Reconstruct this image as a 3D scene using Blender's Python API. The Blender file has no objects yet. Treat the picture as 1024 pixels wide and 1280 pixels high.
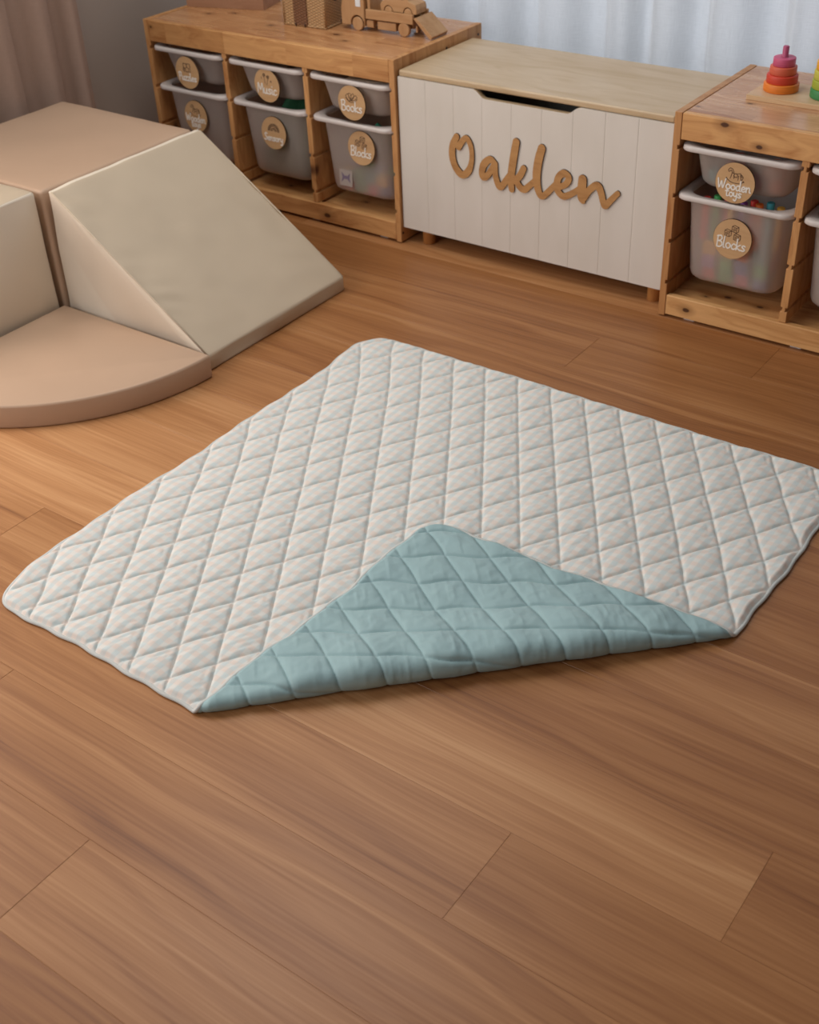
import bpy, bmesh, math, random
import numpy as np
from mathutils import Vector, Matrix

random.seed(7)
rng = np.random.default_rng(11)
SC = bpy.context.scene
COL = SC.collection

# ------------------------------------------------------------------ helpers
def mesh_obj(name, V, F, mat=None, parent=None, smooth=False, midx=None):
    me = bpy.data.meshes.new(name)
    me.from_pydata([tuple(map(float, v)) for v in V], [], [tuple(map(int, f)) for f in F])
    mats = mat if isinstance(mat, (list, tuple)) else ([mat] if mat else [])
    for m in mats:
        me.materials.append(m)
    if midx is not None:
        me.polygons.foreach_set('material_index', [int(i) for i in midx])
    if smooth:
        me.polygons.foreach_set('use_smooth', [True] * len(me.polygons))
    me.update()
    o = bpy.data.objects.new(name, me)
    COL.objects.link(o)
    if parent:
        o.parent = parent
    return o

def bm_obj(name, bm, mat=None, parent=None, smooth=False):
    me = bpy.data.meshes.new(name)
    bmesh.ops.recalc_face_normals(bm, faces=bm.faces)
    bm.to_mesh(me); bm.free()
    for m in (mat if isinstance(mat, (list, tuple)) else ([mat] if mat else [])):
        me.materials.append(m)
    if smooth:
        me.polygons.foreach_set('use_smooth', [True] * len(me.polygons))
    o = bpy.data.objects.new(name, me)
    COL.objects.link(o)
    if parent:
        o.parent = parent
    return o

def tag(o, label=None, cat=None, group=None, kind=None):
    if label: o['label'] = label
    if cat: o['category'] = cat
    if group: o['group'] = group
    if kind: o['kind'] = kind
    return o

def thing(name, label, cat, loc=(0, 0, 0), rz=0.0, group=None):
    o = bpy.data.objects.new(name, None)
    o.empty_display_size = 0.05
    COL.objects.link(o)
    o.location = loc; o.rotation_euler = (0, 0, rz)
    return tag(o, label, cat, group)

def struct(o):
    o['kind'] = 'structure'
    return o

def add_box(bm, x0, x1, y0, y1, z0, z1, bev=0.0, seg=2):
    r = bmesh.ops.create_cube(bm, size=1.0)
    vs = r['verts']
    for v in vs:
        v.co = Vector(((x0 + x1) / 2 + v.co.x * (x1 - x0), (y0 + y1) / 2 + v.co.y * (y1 - y0), (z0 + z1) / 2 + v.co.z * (z1 - z0)))
    if bev > 0:
        es = list({e for v in vs for e in v.link_edges})
        bmesh.ops.bevel(bm, geom=es, offset=bev, segments=seg, profile=0.5, affect='EDGES')

def box(name, x0, x1, y0, y1, z0, z1, mat, parent=None, bev=0.0015, seg=2, smooth=False):
    bm = bmesh.new()
    add_box(bm, x0, x1, y0, y1, z0, z1, bev, seg)
    return bm_obj(name, bm, mat, parent, smooth)

def prism(name, pts, axis, a0, a1, mat, parent=None, bev=0.0, seg=2, smooth=False):
    """pts: 2D outline; axis 'y': (x,z) outline extruded along y; 'x': (y,z) along x; 'z': (x,y) along z."""
    bm = bmesh.new()
    def P(a, b, c):
        return {'y': (a, c, b), 'x': (c, a, b), 'z': (a, b, c)}[axis]
    A = [bm.verts.new(P(a, b, a0)) for a, b in pts]
    B = [bm.verts.new(P(a, b, a1)) for a, b in pts]
    n = len(pts)
    bm.faces.new(A); bm.faces.new(B)
    for i in range(n):
        bm.faces.new((A[i], A[(i + 1) % n], B[(i + 1) % n], B[i]))
    bmesh.ops.recalc_face_normals(bm, faces=bm.faces)
    if bev > 0:
        bmesh.ops.bevel(bm, geom=list(bm.edges), offset=bev, segments=seg, profile=0.5, affect='EDGES')
    return bm_obj(name, bm, mat, parent, smooth)

def lathe(name, prof, mat, parent=None, n=32, axis='z', smooth=True, center=(0, 0, 0)):
    """prof: list of (r, h), closed on the axis where r == 0."""
    V, F = [], []
    cx, cy, cz = center
    rings = []
    for r, h in prof:
        ring = []
        m = 1 if r < 1e-7 else n
        for i in range(m):
            a = 2 * math.pi * i / n
            p = {'z': (cx + r * math.cos(a), cy + r * math.sin(a), cz + h),
                 'y': (cx + r * math.cos(a), cy + h, cz + r * math.sin(a)),
                 'x': (cx + h, cy + r * math.cos(a), cz + r * math.sin(a))}[axis]
            ring.append(len(V)); V.append(p)
        rings.append(ring)
    for A, B in zip(rings, rings[1:]):
        if len(A) == 1 and len(B) == 1: continue
        for i in range(n):
            j = (i + 1) % n
            if len(A) == 1: F.append((A[0], B[i], B[j]))
            elif len(B) == 1: F.append((A[i], B[0], A[j]))
            else: F.append((A[i], B[i], B[j], A[j]))
    o = mesh_obj(name, V, F, mat, parent, False)
    bm = bmesh.new(); bm.from_mesh(o.data)
    bmesh.ops.recalc_face_normals(bm, faces=bm.faces)
    bm.to_mesh(o.data); bm.free()
    if smooth:
        o.data.polygons.foreach_set('use_smooth', [True] * len(o.data.polygons))
        o.data.set_sharp_from_angle(angle=math.radians(42))
    return o

def vnoise(x, y, seed=0):
    """smooth 2D value noise, numpy, ~[-1,1]"""
    r = np.random.default_rng(seed)
    T = r.uniform(-1, 1, (256, 256))
    xi = np.floor(x).astype(int); yi = np.floor(y).astype(int)
    fx = x - xi; fy = y - yi
    fx = fx * fx * (3 - 2 * fx); fy = fy * fy * (3 - 2 * fy)
    g = lambda a, b: T[a % 256, b % 256]
    return (g(xi, yi) * (1 - fx) + g(xi + 1, yi) * fx) * (1 - fy) + (g(xi, yi + 1) * (1 - fx) + g(xi + 1, yi + 1) * fx) * fy

def smst(a, b, x):
    t = np.clip((x - a) / (b - a), 0, 1)
    return t * t * (3 - 2 * t)

# ------------------------------------------------------------------ materials
class NT:
    def __init__(self, name):
        self.m = bpy.data.materials.new(name); self.m.use_nodes = True
        self.t = self.m.node_tree; self.t.nodes.clear()
        self.out = self.t.nodes.new('ShaderNodeOutputMaterial')
    def n(self, kind, **kw):
        nd = self.t.nodes.new('ShaderNode' + kind)
        for k, v in kw.items():
            if k.startswith('i_'):
                key = k[2:]
                key = int(key) if key.isdigit() else key.replace('_', ' ')
                self.set(nd, key, v)
            else: setattr(nd, k, v)
        return nd
    def set(self, nd, key, v):
        s = nd.inputs[key]
        if isinstance(v, bpy.types.NodeSocket): self.t.links.new(v, s)
        else: s.default_value = v
    def math(self, op, a, b=0.0, c=0.0, clamp=False):
        nd = self.n('Math', operation=op, use_clamp=clamp)
        self.set(nd, 0, a); self.set(nd, 1, b)
        if op in ('MULTIPLY_ADD', 'SMOOTH_MIN', 'COMPARE'): self.set(nd, 2, c)
        return nd.outputs[0]
    def mix(self, f, a, b, blend='MIX'):
        nd = self.n('Mix', data_type='RGBA', blend_type=blend)
        self.set(nd, 0, f); self.set(nd, 6, a); self.set(nd, 7, b)
        return nd.outputs[2]
    def ramp(self, f, stops, interp='LINEAR'):
        nd = self.n('ValToRGB'); self.set(nd, 0, f)
        cr = nd.color_ramp; cr.interpolation = interp
        while len(cr.elements) < len(stops): cr.elements.new(0.5)
        for e, (p, c) in zip(cr.elements, stops):
            e.position = p; e.color = c if len(c) == 4 else (*c, 1)
        return nd.outputs[0]
    def maprange(self, v, a, b, c=0.0, d=1.0):
        nd = self.n('MapRange'); self.set(nd, 0, v)
        for i, x in enumerate((a, b, c, d)): nd.inputs[i + 1].default_value = x
        return nd.outputs[0]
    def noise(self, vec, scale, detail=3, rough=0.5, dist=0.0):
        nd = self.n('TexNoise'); self.set(nd, 'Vector', vec)
        nd.inputs['Scale'].default_value = scale; nd.inputs['Detail'].default_value = detail
        nd.inputs['Roughness'].default_value = rough; nd.inputs['Distortion'].default_value = dist
        return nd.outputs[0]
    def scalevec(self, vec, s):
        nd = self.n('VectorMath', operation='MULTIPLY'); self.set(nd, 0, vec); nd.inputs[1].default_value = s
        return nd.outputs[0]
    def addvec(self, a, b):
        nd = self.n('VectorMath', operation='ADD'); self.set(nd, 0, a); self.set(nd, 1, b)
        return nd.outputs[0]
    def bump(self, h, strength=0.2, dist=0.002):
        nd = self.n('Bump'); self.set(nd, 'Height', h)
        nd.inputs['Strength'].default_value = strength; nd.inputs['Distance'].default_value = dist
        return nd.outputs[0]
    def done(self, shader):
        self.t.links.new(shader, self.out.inputs[0]); return self.m
    def bsdf(self, col, rough=0.5, normal=None, **kw):
        nd = self.n('BsdfPrincipled'); self.set(nd, 'Base Color', col); self.set(nd, 'Roughness', rough)
        if normal is not None: self.set(nd, 'Normal', normal)
        for k, v in kw.items(): self.set(nd, k.replace('_', ' '), v)
        return nd.outputs[0]

def c4(r, g, b): return (r, g, b, 1.0)
def srgb(r, g, b):
    f = lambda v: (v / 255 / 12.92) if v / 255 <= 0.04045 else ((v / 255 + 0.055) / 1.055) ** 2.4
    return (f(r), f(g), f(b), 1.0)

def plain(name, col, rough=0.5, **kw):
    N = NT(name); return N.done(N.bsdf(col, rough, **kw))

def wood(name, axis, light, dark, knots=0.0, rough=0.45, strips=None, scale=1.0, gl=0.35, ks=(6.5, 1.2, 9.0), kn=()):
    """grain runs along `axis` of the part's own coordinates; strips = (width, length) of glued lamellas"""
    N = NT(name)
    tc = N.n('TexCoord').outputs['Object']
    oi = N.n('ObjectInfo').outputs['Random']
    off = N.n('CombineXYZ'); 
    k = N.math('MULTIPLY', oi, 17.3)
    for i in range(3): N.set(off, i, k)
    sep = N.n('Separate' + 'XYZ'); N.set(sep, 0, tc)
    order = {'x': (0, 1, 2), 'y': (1, 0, 2), 'z': (2, 0, 1)}[axis]
    cb = N.n('CombineXYZ')
    for i, o in enumerate(order): N.set(cb, i, sep.outputs[o])
    P = cb.outputs[0]
    tone = None
    if strips:
        w, L = strips
        row = N.math('FLOOR', N.math('DIVIDE', sep.outputs[order[1]], w))
        wn = N.n('TexWhiteNoise', noise_dimensions='1D'); N.set(wn, 'W', N.math('ADD', row, k))
        seg = N.math('FLOOR', N.math('ADD', N.math('DIVIDE', sep.outputs[order[0]], L), N.math('MULTIPLY', wn.outputs[0], 5.0)))
        wn2 = N.n('TexWhiteNoise', noise_dimensions='2D')
        cc = N.n('CombineXYZ'); N.set(cc, 0, row); N.set(cc, 1, N.math('ADD', seg, k)); N.set(wn2, 'Vector', cc.outputs[0])
        tone = wn2.outputs[0]
        so = N.n('CombineXYZ'); N.set(so, 0, N.math('MULTIPLY', tone, 31.0)); N.set(so, 1, N.math('MULTIPLY', tone, 7.0)); N.set(so, 2, N.math('MULTIPLY', tone, 3.0))
        P = N.addvec(P, so.outputs[0])
    P = N.addvec(P, off.outputs[0])
    warp = N.noise(N.scalevec(P, (2.0, 7.0, 7.0)), 1.5 * scale, 2)
    Pw = N.addvec(N.scalevec(P, (1.6, 34.0, 34.0)), N.scalevec(N.n('CombineXYZ', i_0=0.0, i_1=warp, i_2=warp).outputs[0], (0, 7.0, 7.0)))
    g1 = N.noise(Pw, 1.1 * scale, 3, 0.55)
    g2 = N.noise(N.scalevec(P, (6.0, 320.0, 320.0)), 1.0 * scale, 2, 0.6)
    f = N.math('ADD', N.math('MULTIPLY', g1, 0.75), N.math('MULTIPLY', g2, 0.25))
    col = N.ramp(f, [(0.33, dark), (0.5, tuple(0.35 * a + 0.65 * b for a, b in zip(dark, light))), (0.66, light)])
    if tone is not None:
        col = N.mix(N.maprange(tone, 0, 1, 0.0, 0.55), col, N.mix(1.0, col, c4(0.66, 0.55, 0.46), 'MULTIPLY'))
    if knots > 0:
        v = N.n('TexVoronoi', voronoi_dimensions='3D'); N.set(v, 'Vector', N.scalevec(P, ks))
        v.inputs['Scale'].default_value = 1.0
        wc = N.n('TexWhiteNoise', noise_dimensions='3D'); N.set(wc, 'Vector', v.outputs['Position'])
        on = N.math('GREATER_THAN', wc.outputs[0], 1.0 - 1.5 * knots)
        kd = N.maprange(v.outputs['Distance'], 0.07, 0.15, 1.0, 0.0)
        halo = N.maprange(v.outputs['Distance'], 0.10, 0.40, 0.45, 0.0)
        col = N.mix(N.math('MULTIPLY', halo, on), col, tuple(x * 0.62 for x in dark[:3]) + (1,))
        col = N.mix(N.math('MULTIPLY', kd, on), col, c4(0.075, 0.026, 0.012))
    for (kx, ky, kz, kr) in kn:
        dv = N.n('VectorMath', operation='SUBTRACT'); N.set(dv, 0, tc); dv.inputs[1].default_value = (kx, ky, kz)
        ln = N.n('VectorMath', operation='LENGTH'); N.set(ln, 0, N.scalevec(dv.outputs[0], {'x': (.62, 1.0, 1.0), 'y': (1.0, .62, 1.0), 'z': (1.0, 1.0, .62)}[axis]))
        rr_ = N.math('ADD', ln.outputs[1], N.math('MULTIPLY', N.math('SUBTRACT', g1, .5), .006))
        col = N.mix(N.maprange(rr_, kr, kr * 3.6, .6, 0.0), col, tuple(x * 0.55 for x in dark[:3]) + (1,))
        col = N.mix(N.maprange(rr_, kr * .75, kr * 1.15, .92, 0.0), col, c4(0.06, 0.02, 0.009))
    nb = N.bump(g2, 0.08, 0.0006)
    return N.done(N.bsdf(col, N.maprange(g1, 0.3, 0.7, rough + 0.06, rough - 0.06), nb, Specular_IOR_Level=gl))

PINE_L, PINE_D = c4(0.68, 0.37, 0.15), c4(0.42, 0.175, 0.055)
M = {}
M['pine_x'] = wood('pine_along', 'x', PINE_L, PINE_D, knots=0.30)
M['pine_y'] = wood('pine_across', 'y', PINE_L, PINE_D, knots=0.15)
M['pine_z'] = wood('pine_upright', 'z', PINE_L, PINE_D, knots=0.22)
M['pine_top'] = wood('pine_top_glued', 'x', c4(0.62, 0.345, 0.165), c4(0.41, 0.18, 0.072), knots=0.30, strips=(0.058, 0.42), rough=0.3, gl=0.55, ks=(6.0, 9.0, 1.0))
M['pine_front'] = wood('pine_front_glued', 'x', PINE_L, PINE_D, knots=0.24, strips=(0.2, 0.33))
M['pine_side'] = wood('pine_side_glued', 'z', c4(0.62, 0.33, 0.135), PINE_D, knots=0.2, strips=(0.042, 0.6))
M['birch'] = wood('pale_veneer', 'x', c4(0.56, 0.415, 0.26), c4(0.475, 0.335, 0.19), rough=0.36, gl=0.5, scale=0.8)
M['beech'] = wood('beech', 'x', c4(0.50, 0.285, 0.135), c4(0.40, 0.205, 0.085), rough=0.5)
M['beech_z'] = wood('beech_up', 'z', c4(0.50, 0.285, 0.135), c4(0.40, 0.205, 0.085), rough=0.5)
M['leg_wood'] = wood('turned_leg', 'z', c4(0.46, 0.21, 0.065), c4(0.36, 0.145, 0.04), rough=0.4)
M['tag_wood'] = wood('tag_plywood', 'x', c4(0.58, 0.36, 0.18), c4(0.50, 0.29, 0.135), rough=0.55)
M['letter_wood'] = wood('letter_oak', 'x', c4(0.50, 0.265, 0.10), c4(0.37, 0.175, 0.06), rough=0.5, scale=1.6)
M['box_wood'] = wood('box_wood', 'x', c4(0.40, 0.21, 0.12), c4(0.33, 0.16, 0.085), rough=0.5)
M['stack_wood'] = wood('stack_board', 'x', c4(0.66, 0.46, 0.27), c4(0.55, 0.35, 0.18), rough=0.45)
M['burnt'] = plain('burnt_edge', c4(0.06, 0.026, 0.012), 0.7)
M['engrave'] = plain('engraving', c4(0.07, 0.03, 0.016), 0.8)
M['white_letter'] = plain('white_lettering', c4(0.82, 0.78, 0.72), 0.5)
M['screw'] = plain('black_screw', c4(0.015, 0.015, 0.018), 0.4, Metallic=0.6)
M['pad'] = plain('white_plastic', c4(0.75, 0.73, 0.70), 0.4)
M['dark_in'] = plain('dark_interior', c4(0.03, 0.022, 0.018), 0.8)

# painted chest boards
N = NT('white_paint')
tc = N.n('TexCoord').outputs['Object']
f = N.noise(N.scalevec(tc, (3, 3, 1)), 4, 3)
M['white_paint'] = N.done(N.bsdf(N.ramp(f, [(0.3, c4(0.66, 0.61, 0.545)), (0.7, c4(0.70, 0.65, 0.59))]), 0.42, N.bump(N.noise(tc, 300, 2), 0.03, 0.0005)))

# laminate floor; per-plank tone, partly painted sheen and falloff, in the mesh attribute 'plank'
N = NT('laminate_floor')
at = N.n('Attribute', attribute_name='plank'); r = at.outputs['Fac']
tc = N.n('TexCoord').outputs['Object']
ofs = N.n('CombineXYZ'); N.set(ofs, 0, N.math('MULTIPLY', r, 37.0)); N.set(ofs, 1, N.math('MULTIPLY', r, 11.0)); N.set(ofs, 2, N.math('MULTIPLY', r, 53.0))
P = N.addvec(tc, ofs.outputs[0])
warp = N.noise(N.scalevec(P, (1.3, 5.0, 1.0)), 1.2, 2)
wv = N.n('CombineXYZ'); N.set(wv, 1, warp)
Pw = N.addvec(N.scalevec(P, (0.55, 21.0, 1.0)), N.scalevec(wv.outputs[0], (0, 3.0, 0)))
g1 = N.noise(Pw, 1.0, 4, 0.6, 0.4)
g2 = N.noise(N.scalevec(P, (2.2, 150.0, 1.0)), 1.0, 3, 0.65)
g3 = N.noise(N.scalevec(P, (0.9, 2.5, 1.0)), 1.0, 2)
f = N.math('ADD', N.math('ADD', N.math('MULTIPLY', g1, 0.50), N.math('MULTIPLY', g2, 0.32)), N.math('MULTIPLY', g3, 0.18))
col = N.ramp(f, [(0.32, c4(0.21, 0.074, 0.024)), (0.44, c4(0.340, 0.136, 0.045)), (0.54, c4(0.425, 0.185, 0.067)), (0.66, c4(0.53, 0.258, 0.106))])
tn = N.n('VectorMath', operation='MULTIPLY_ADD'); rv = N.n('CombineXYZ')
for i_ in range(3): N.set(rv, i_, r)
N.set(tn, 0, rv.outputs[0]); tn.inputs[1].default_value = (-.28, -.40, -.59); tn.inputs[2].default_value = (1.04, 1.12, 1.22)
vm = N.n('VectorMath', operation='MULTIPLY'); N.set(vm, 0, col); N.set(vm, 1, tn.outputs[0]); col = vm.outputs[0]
M['floor'] = N.done(N.bsdf(col, N.maprange(g2, 0.2, 0.8, 0.44, 0.36), N.bump(g2, 0.05, 0.0005), Specular_IOR_Level=0.42))

# walls
def wallmat(name, col):
    N = NT(name); tc = N.n('TexCoord').outputs['Object']
    return N.done(N.bsdf(col, 0.85, N.bump(N.noise(tc, 220, 3), 0.06, 0.001)))
M['wall'] = wallmat('wall_paint', c4(0.42, 0.345, 0.295))

# linen weave helpers
def linen(name, base, sheer=False):
    N = NT(name); tc = N.n('TexCoord').outputs['UV']
    a = N.noise(N.scalevec(tc, (900, 26, 1)), 1, 2); b = N.noise(N.scalevec(tc, (26, 700, 1)), 1, 2)
    w = N.math('MULTIPLY', N.math('ADD', a, b), 0.5)
    col = N.mix(N.maprange(w, 0.35, 0.65), tuple(0.86 * x for x in base[:3]) + (1,), base)
    d = N.n('BsdfDiffuse'); N.set(d, 0, col)
    if not sheer:
        return N.done(N.bsdf(col, 0.9, N.bump(w, 0.25, 0.0008)))
    t = N.n('BsdfTranslucent'); N.set(t, 0, col)
    tr = N.n('BsdfTransparent'); N.set(tr, 0, c4(1, 1, 1))
    m1 = N.n('MixShader', i_0=0.62); N.set(m1, 1, d.outputs[0]); N.set(m1, 2, t.outputs[0])
    m2 = N.n('MixShader', i_0=0.06); N.set(m2, 1, m1.outputs[0]); N.set(m2, 2, tr.outputs[0])
    return N.done(m2.outputs[0])
M['sheer'] = linen('sheer_curtain', c4(0.80, 0.80, 0.79), True)
M['drape'] = linen('linen_drape', c4(0.385, 0.26, 0.20))

# faux leather foam
def leather(name, col):
    N = NT(name); tc = N.n('TexCoord').outputs['Object']
    g = N.noise(tc, 260, 3); s = N.noise(tc, 6, 2)
    c = N.mix(N.maprange(s, 0.3, 0.7), tuple(0.95 * x for x in col[:3]) + (1,), col)
    return N.done(N.bsdf(c, 0.46, N.bump(g, 0.06, 0.0006), Specular_IOR_Level=0.4))
M['tan'] = leather('tan_leatherette', c4(0.51, 0.345, 0.235))
M['khaki'] = leather('khaki_leatherette', c4(0.56, 0.45, 0.325))
M['cream'] = leather('cream_leatherette', c4(0.80, 0.70, 0.57))

# frosted plastic
N = NT('frosted_plastic')
p = N.n('BsdfPrincipled'); N.set(p, 'Base Color', c4(0.97, 0.87, 0.80)); N.set(p, 'Roughness', 0.42); N.set(p, 'IOR', 1.25)
N.set(p, 'Transmission Weight', 0.0); N.set(p, 'Specular IOR Level', 0.35)
tl = N.n('BsdfTranslucent'); N.set(tl, 0, c4(0.97, 0.86, 0.79))
rf = N.n('BsdfRefraction'); N.set(rf, 0, c4(0.93, 0.90, 0.88)); N.set(rf, 'Roughness', 0.24); N.set(rf, 'IOR', 1.10)
m1 = N.n('MixShader', i_0=0.42); N.set(m1, 1, p.outputs[0]); N.set(m1, 2, tl.outputs[0])
m2 = N.n('MixShader', i_0=0.66); N.set(m2, 1, m1.outputs[0]); N.set(m2, 2, rf.outputs[0])
M['frost'] = N.done(m2.outputs[0])
M['rim'] = plain('white_rim_plastic', c4(0.60, 0.535, 0.50), 0.4)

# quilt: UV map carries flat sheet metres
N = NT('gingham_print')
uv = N.n('UVMap').outputs[0]
sp = N.n('SeparateXYZ'); N.set(sp, 0, uv)
PER = 0.0225
def band(sock):
    s = N.math('SINE', N.math('MULTIPLY', sock, 2 * math.pi / PER))
    return N.maprange(s, -0.4, 0.4)
A = band(sp.outputs[0]); B = band(sp.outputs[1])
base = c4(0.725, 0.71, 0.665)
col = N.mix(A, base, c4(0.585, 0.65, 0.645))
col = N.mix(B, col, N.mix(A, c4(0.74, 0.65, 0.58), c4(0.62, 0.62, 0.59)))
wv = N.noise(N.scalevec(uv, (900, 900, 1)), 1, 2)
M['gingham'] = N.done(N.bsdf(col, 0.85, N.bump(wv, 0.15, 0.0004), Sheen_Weight=0.15))
N = NT('teal_cotton')
uv = N.n('UVMap').outputs[0]
wv = N.noise(N.scalevec(uv, (900, 900, 1)), 1, 2); s = N.noise(N.scalevec(uv, (14, 14, 1)), 1, 2)
col = N.mix(N.maprange(s, 0.3, 0.7), c4(0.285, 0.425, 0.445), c4(0.315, 0.465, 0.48))
M['teal'] = N.done(N.bsdf(col, 0.8, N.bump(wv, 0.15, 0.0004), Sheen_Weight=0.15))
M['binding'] = plain('sage_binding', c4(0.56, 0.575, 0.55), 0.85)

# woven rattan
def rattan(name, base):
    N = NT(name); tc = N.n('TexCoord').outputs['Object']
    sp = N.n('SeparateXYZ'); N.set(sp, 0, tc)
    h = N.math('ADD', sp.outputs[0], sp.outputs[1])
    col_i = N.math('FLOOR', N.math('DIVIDE', h, 0.009))
    ph = N.math('MULTIPLY', N.math('MODULO', N.math('ABSOLUTE', col_i), 2.0), math.pi)
    wx = N.math('ABSOLUTE', N.math('SINE', N.math('MULTIPLY', h, math.pi / 0.009)))
    wz = N.math('SINE', N.math('ADD', N.math('MULTIPLY', sp.outputs[2], 2 * math.pi / 0.0080), ph))
    hh = N.math('MULTIPLY', N.math('ADD', N.math('MULTIPLY', wz, 0.5), 0.5), N.math('ADD', N.math('MULTIPLY', wx, 0.7), 0.3))
    nz = N.noise(N.scalevec(tc, (90, 90, 500)), 1, 2)
    f = N.math('MULTIPLY', N.math('ADD', N.math('MULTIPLY', hh, 0.8), N.math('MULTIPLY', nz, 0.3)), 1.0)
    col = N.ramp(f, [(0.0, tuple(0.42 * x for x in base[:3])), (0.45, base), (1.0, tuple(min(1, 1.12 * x) for x in base[:3]))])
    return N.done(N.bsdf(col, 0.6, N.bump(hh, 0.6, 0.002)))
M['rattan'] = rattan('rattan_weave', c4(0.47, 0.275, 0.125))
M['rattan_dark'] = rattan('rattan_door_weave', c4(0.19, 0.08, 0.032))

# ------------------------------------------------------------------ camera
cam = bpy.data.cameras.new('camera'); co = bpy.data.objects.new('camera', cam); COL.objects.link(co)
co.location = (2.97502, -2.67047, 1.43642)
co.rotation_mode = 'XYZ'
co.rotation_euler = (0.94911936, 0.03876392, 0.62487445)
cam.sensor_fit = 'AUTO'; cam.sensor_width = 36.0
cam.lens = 1528.1046 / 1280.0 * 36.0
cam.clip_start = 0.05; cam.clip_end = 60
cam.dof.use_dof = True; cam.dof.focus_distance = 2.28; cam.dof.aperture_fstop = 5.6
SC.camera = co

# ------------------------------------------------------------------ room shell
def make_floor():
    X0, X1, Y0, Y1 = -0.3, 5.0, -4.6, 0.75
    Wd, L, gap = 0.18, 1.577, 0.0005
    ends = {-1: 2.357, -3: 1.844, 0: 2.686, 8: 2.115, -2: 1.45, 1: 1.62, 2: 1.90, 3: 1.95, 4: 1.75, 5: 2.2, 6: .85, 7: 1.72, -4: 1.3, -5: 2.4}
    V, F, R = [], [], []
    rr = random.Random(3)
    fixed = {(-1, -1): .22, (-1, 0): .62, (0, -2): -.35, (0, -1): .05, (0, 0): .55, (-3, -1): .75, (-3, 0): .55, (-2, 0): .42, (-4, 0): 1.0, (-4, -1): .95, (-5, -1): 1.35, (-3, 1): .9, (-2, 1): .8, (1, -1): -.75, (2, -1): -.45, (3, -1): .1, (6, 0): .8, (7, 0): .85, (8, 0): .8, (5, 0): .9, (5, -1): .8, (4, 0): .8, (6, -1): .7, (7, -1): .7, (8, -1): .95}  # hand-set tones paint light in: sheen on left planks, falloff in the foreground
    k0 = int(math.floor((Y0 + 1.652) / Wd)); k1 = int(math.ceil((Y1 + 1.652) / Wd))
    for k in range(k0, k1):
        ya, yb = -1.652 + Wd * k, -1.652 + Wd * (k + 1)
        e = ends.get(k, rr.uniform(0, L))
        j0 = int(math.floor((X0 - e) / L))
        for j in range(j0, int(math.ceil((X1 - e) / L))):
            xa, xb = max(X0, e + L * j), min(X1, e + L * (j + 1))
            if xb - xa < 0.01: continue
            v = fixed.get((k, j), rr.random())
            b = len(V); g = gap / 2 + .0004; d = 0.0005
            V += [(xa + gap / 2, ya + gap / 2, -d), (xb - gap / 2, ya + gap / 2, -d), (xb - gap / 2, yb - gap / 2, -d), (xa + gap / 2, yb - gap / 2, -d),
                  (xa + g, ya + g, 0), (xb - g, ya + g, 0), (xb - g, yb - g, 0), (xa + g, yb - g, 0)]
            F += [(b + 4, b + 5, b + 6, b + 7)] + [(b + i, b + (i + 1) % 4, b + 4 + (i + 1) % 4, b + 4 + i) for i in range(4)]
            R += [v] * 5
    b = len(V)
    V += [(X0, Y0, -.0006), (X1, Y0, -.0006), (X1, Y1, -.0006), (X0, Y1, -.0006), (X0, Y0, -.06), (X1, Y0, -.06), (X1, Y1, -.06), (X0, Y1, -.06)]
    F += [(b, b + 1, b + 2, b + 3), (b + 7, b + 6, b + 5, b + 4)] + [(b + 4 + i, b + 4 + (i + 1) % 4, b + (i + 1) % 4, b + i) for i in range(4)]
    R += [0.9] * 6
    o = mesh_obj('floor', V, F, M['floor'])
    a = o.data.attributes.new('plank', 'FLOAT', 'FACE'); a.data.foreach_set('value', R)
    return struct(o)
make_floor()

LWX = -0.17     # inner face of the left wall
BWY = 0.60      # inner face of the back wall
bm = bmesh.new()
add_box(bm, LWX - .12, LWX, -1.28, .75, 0, 2.6); add_box(bm, LWX - .12, LWX, -4.6, -2.8, 0, 2.6)
add_box(bm, LWX - .12, LWX, -2.8, -1.28, 0, .42); add_box(bm, LWX - .12, LWX, -2.8, -1.28, 2.38, 2.6)
struct(bm_obj('wall_left', bm, M['wall']))
bm = bmesh.new()
add_box(bm, LWX, .15, BWY, .75, 0, 2.6); add_box(bm, 4.2, 5.0, BWY, .75, 0, 2.6)
add_box(bm, .15, 4.2, BWY, .75, 0, .37); add_box(bm, .15, 4.2, BWY, .75, 2.35, 2.6)
struct(bm_obj('wall_back', bm, M['wall']))
bm = bmesh.new(); add_box(bm, 5.0, 5.12, -4.6, .75, 0, 2.6)
struct(bm_obj('wall_right', bm, M['wall']))
N = NT('window_glass')
gl = N.n('BsdfGlossy'); N.set(gl, 'Roughness', 0.02); tr = N.n('BsdfTransparent')
mx = N.n('MixShader', i_0=0.05); N.set(mx, 1, tr.outputs[0]); N.set(mx, 2, gl.outputs[0])
M['glass'] = N.done(mx.outputs[0])
M['frame'] = plain('white_frame', c4(0.7, 0.7, 0.7), 0.4)
def window(name, axis, p0, a0, a1, z0, z1, mull):
    fr = bmesh.new(); t = .03
    def bb(u0, u1, w0, w1, d0=0.0, d1=.05, b=fr):
        if axis == 'y': add_box(b, u0, u1, p0 + d0, p0 + d1, w0, w1, .002)
        else: add_box(b, p0 - d1, p0 - d0, u0, u1, w0, w1, .002)
    bb(a0, a1, z0, z0 + t); bb(a0, a1, z1 - t, z1); bb(a0, a0 + t, z0 + t, z1 - t); bb(a1 - t, a1, z0 + t, z1 - t)
    for mm in mull: bb(mm - .02, mm + .02, z0 + t, z1 - t)
    o = struct(bm_obj(name, fr, M['frame']))
    g = bmesh.new(); bb(a0 + t, a1 - t, z0 + t, z1 - t, .022, .026, g)
    go = bm_obj('window_pane', g, M['glass'], o)
    return o
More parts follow.
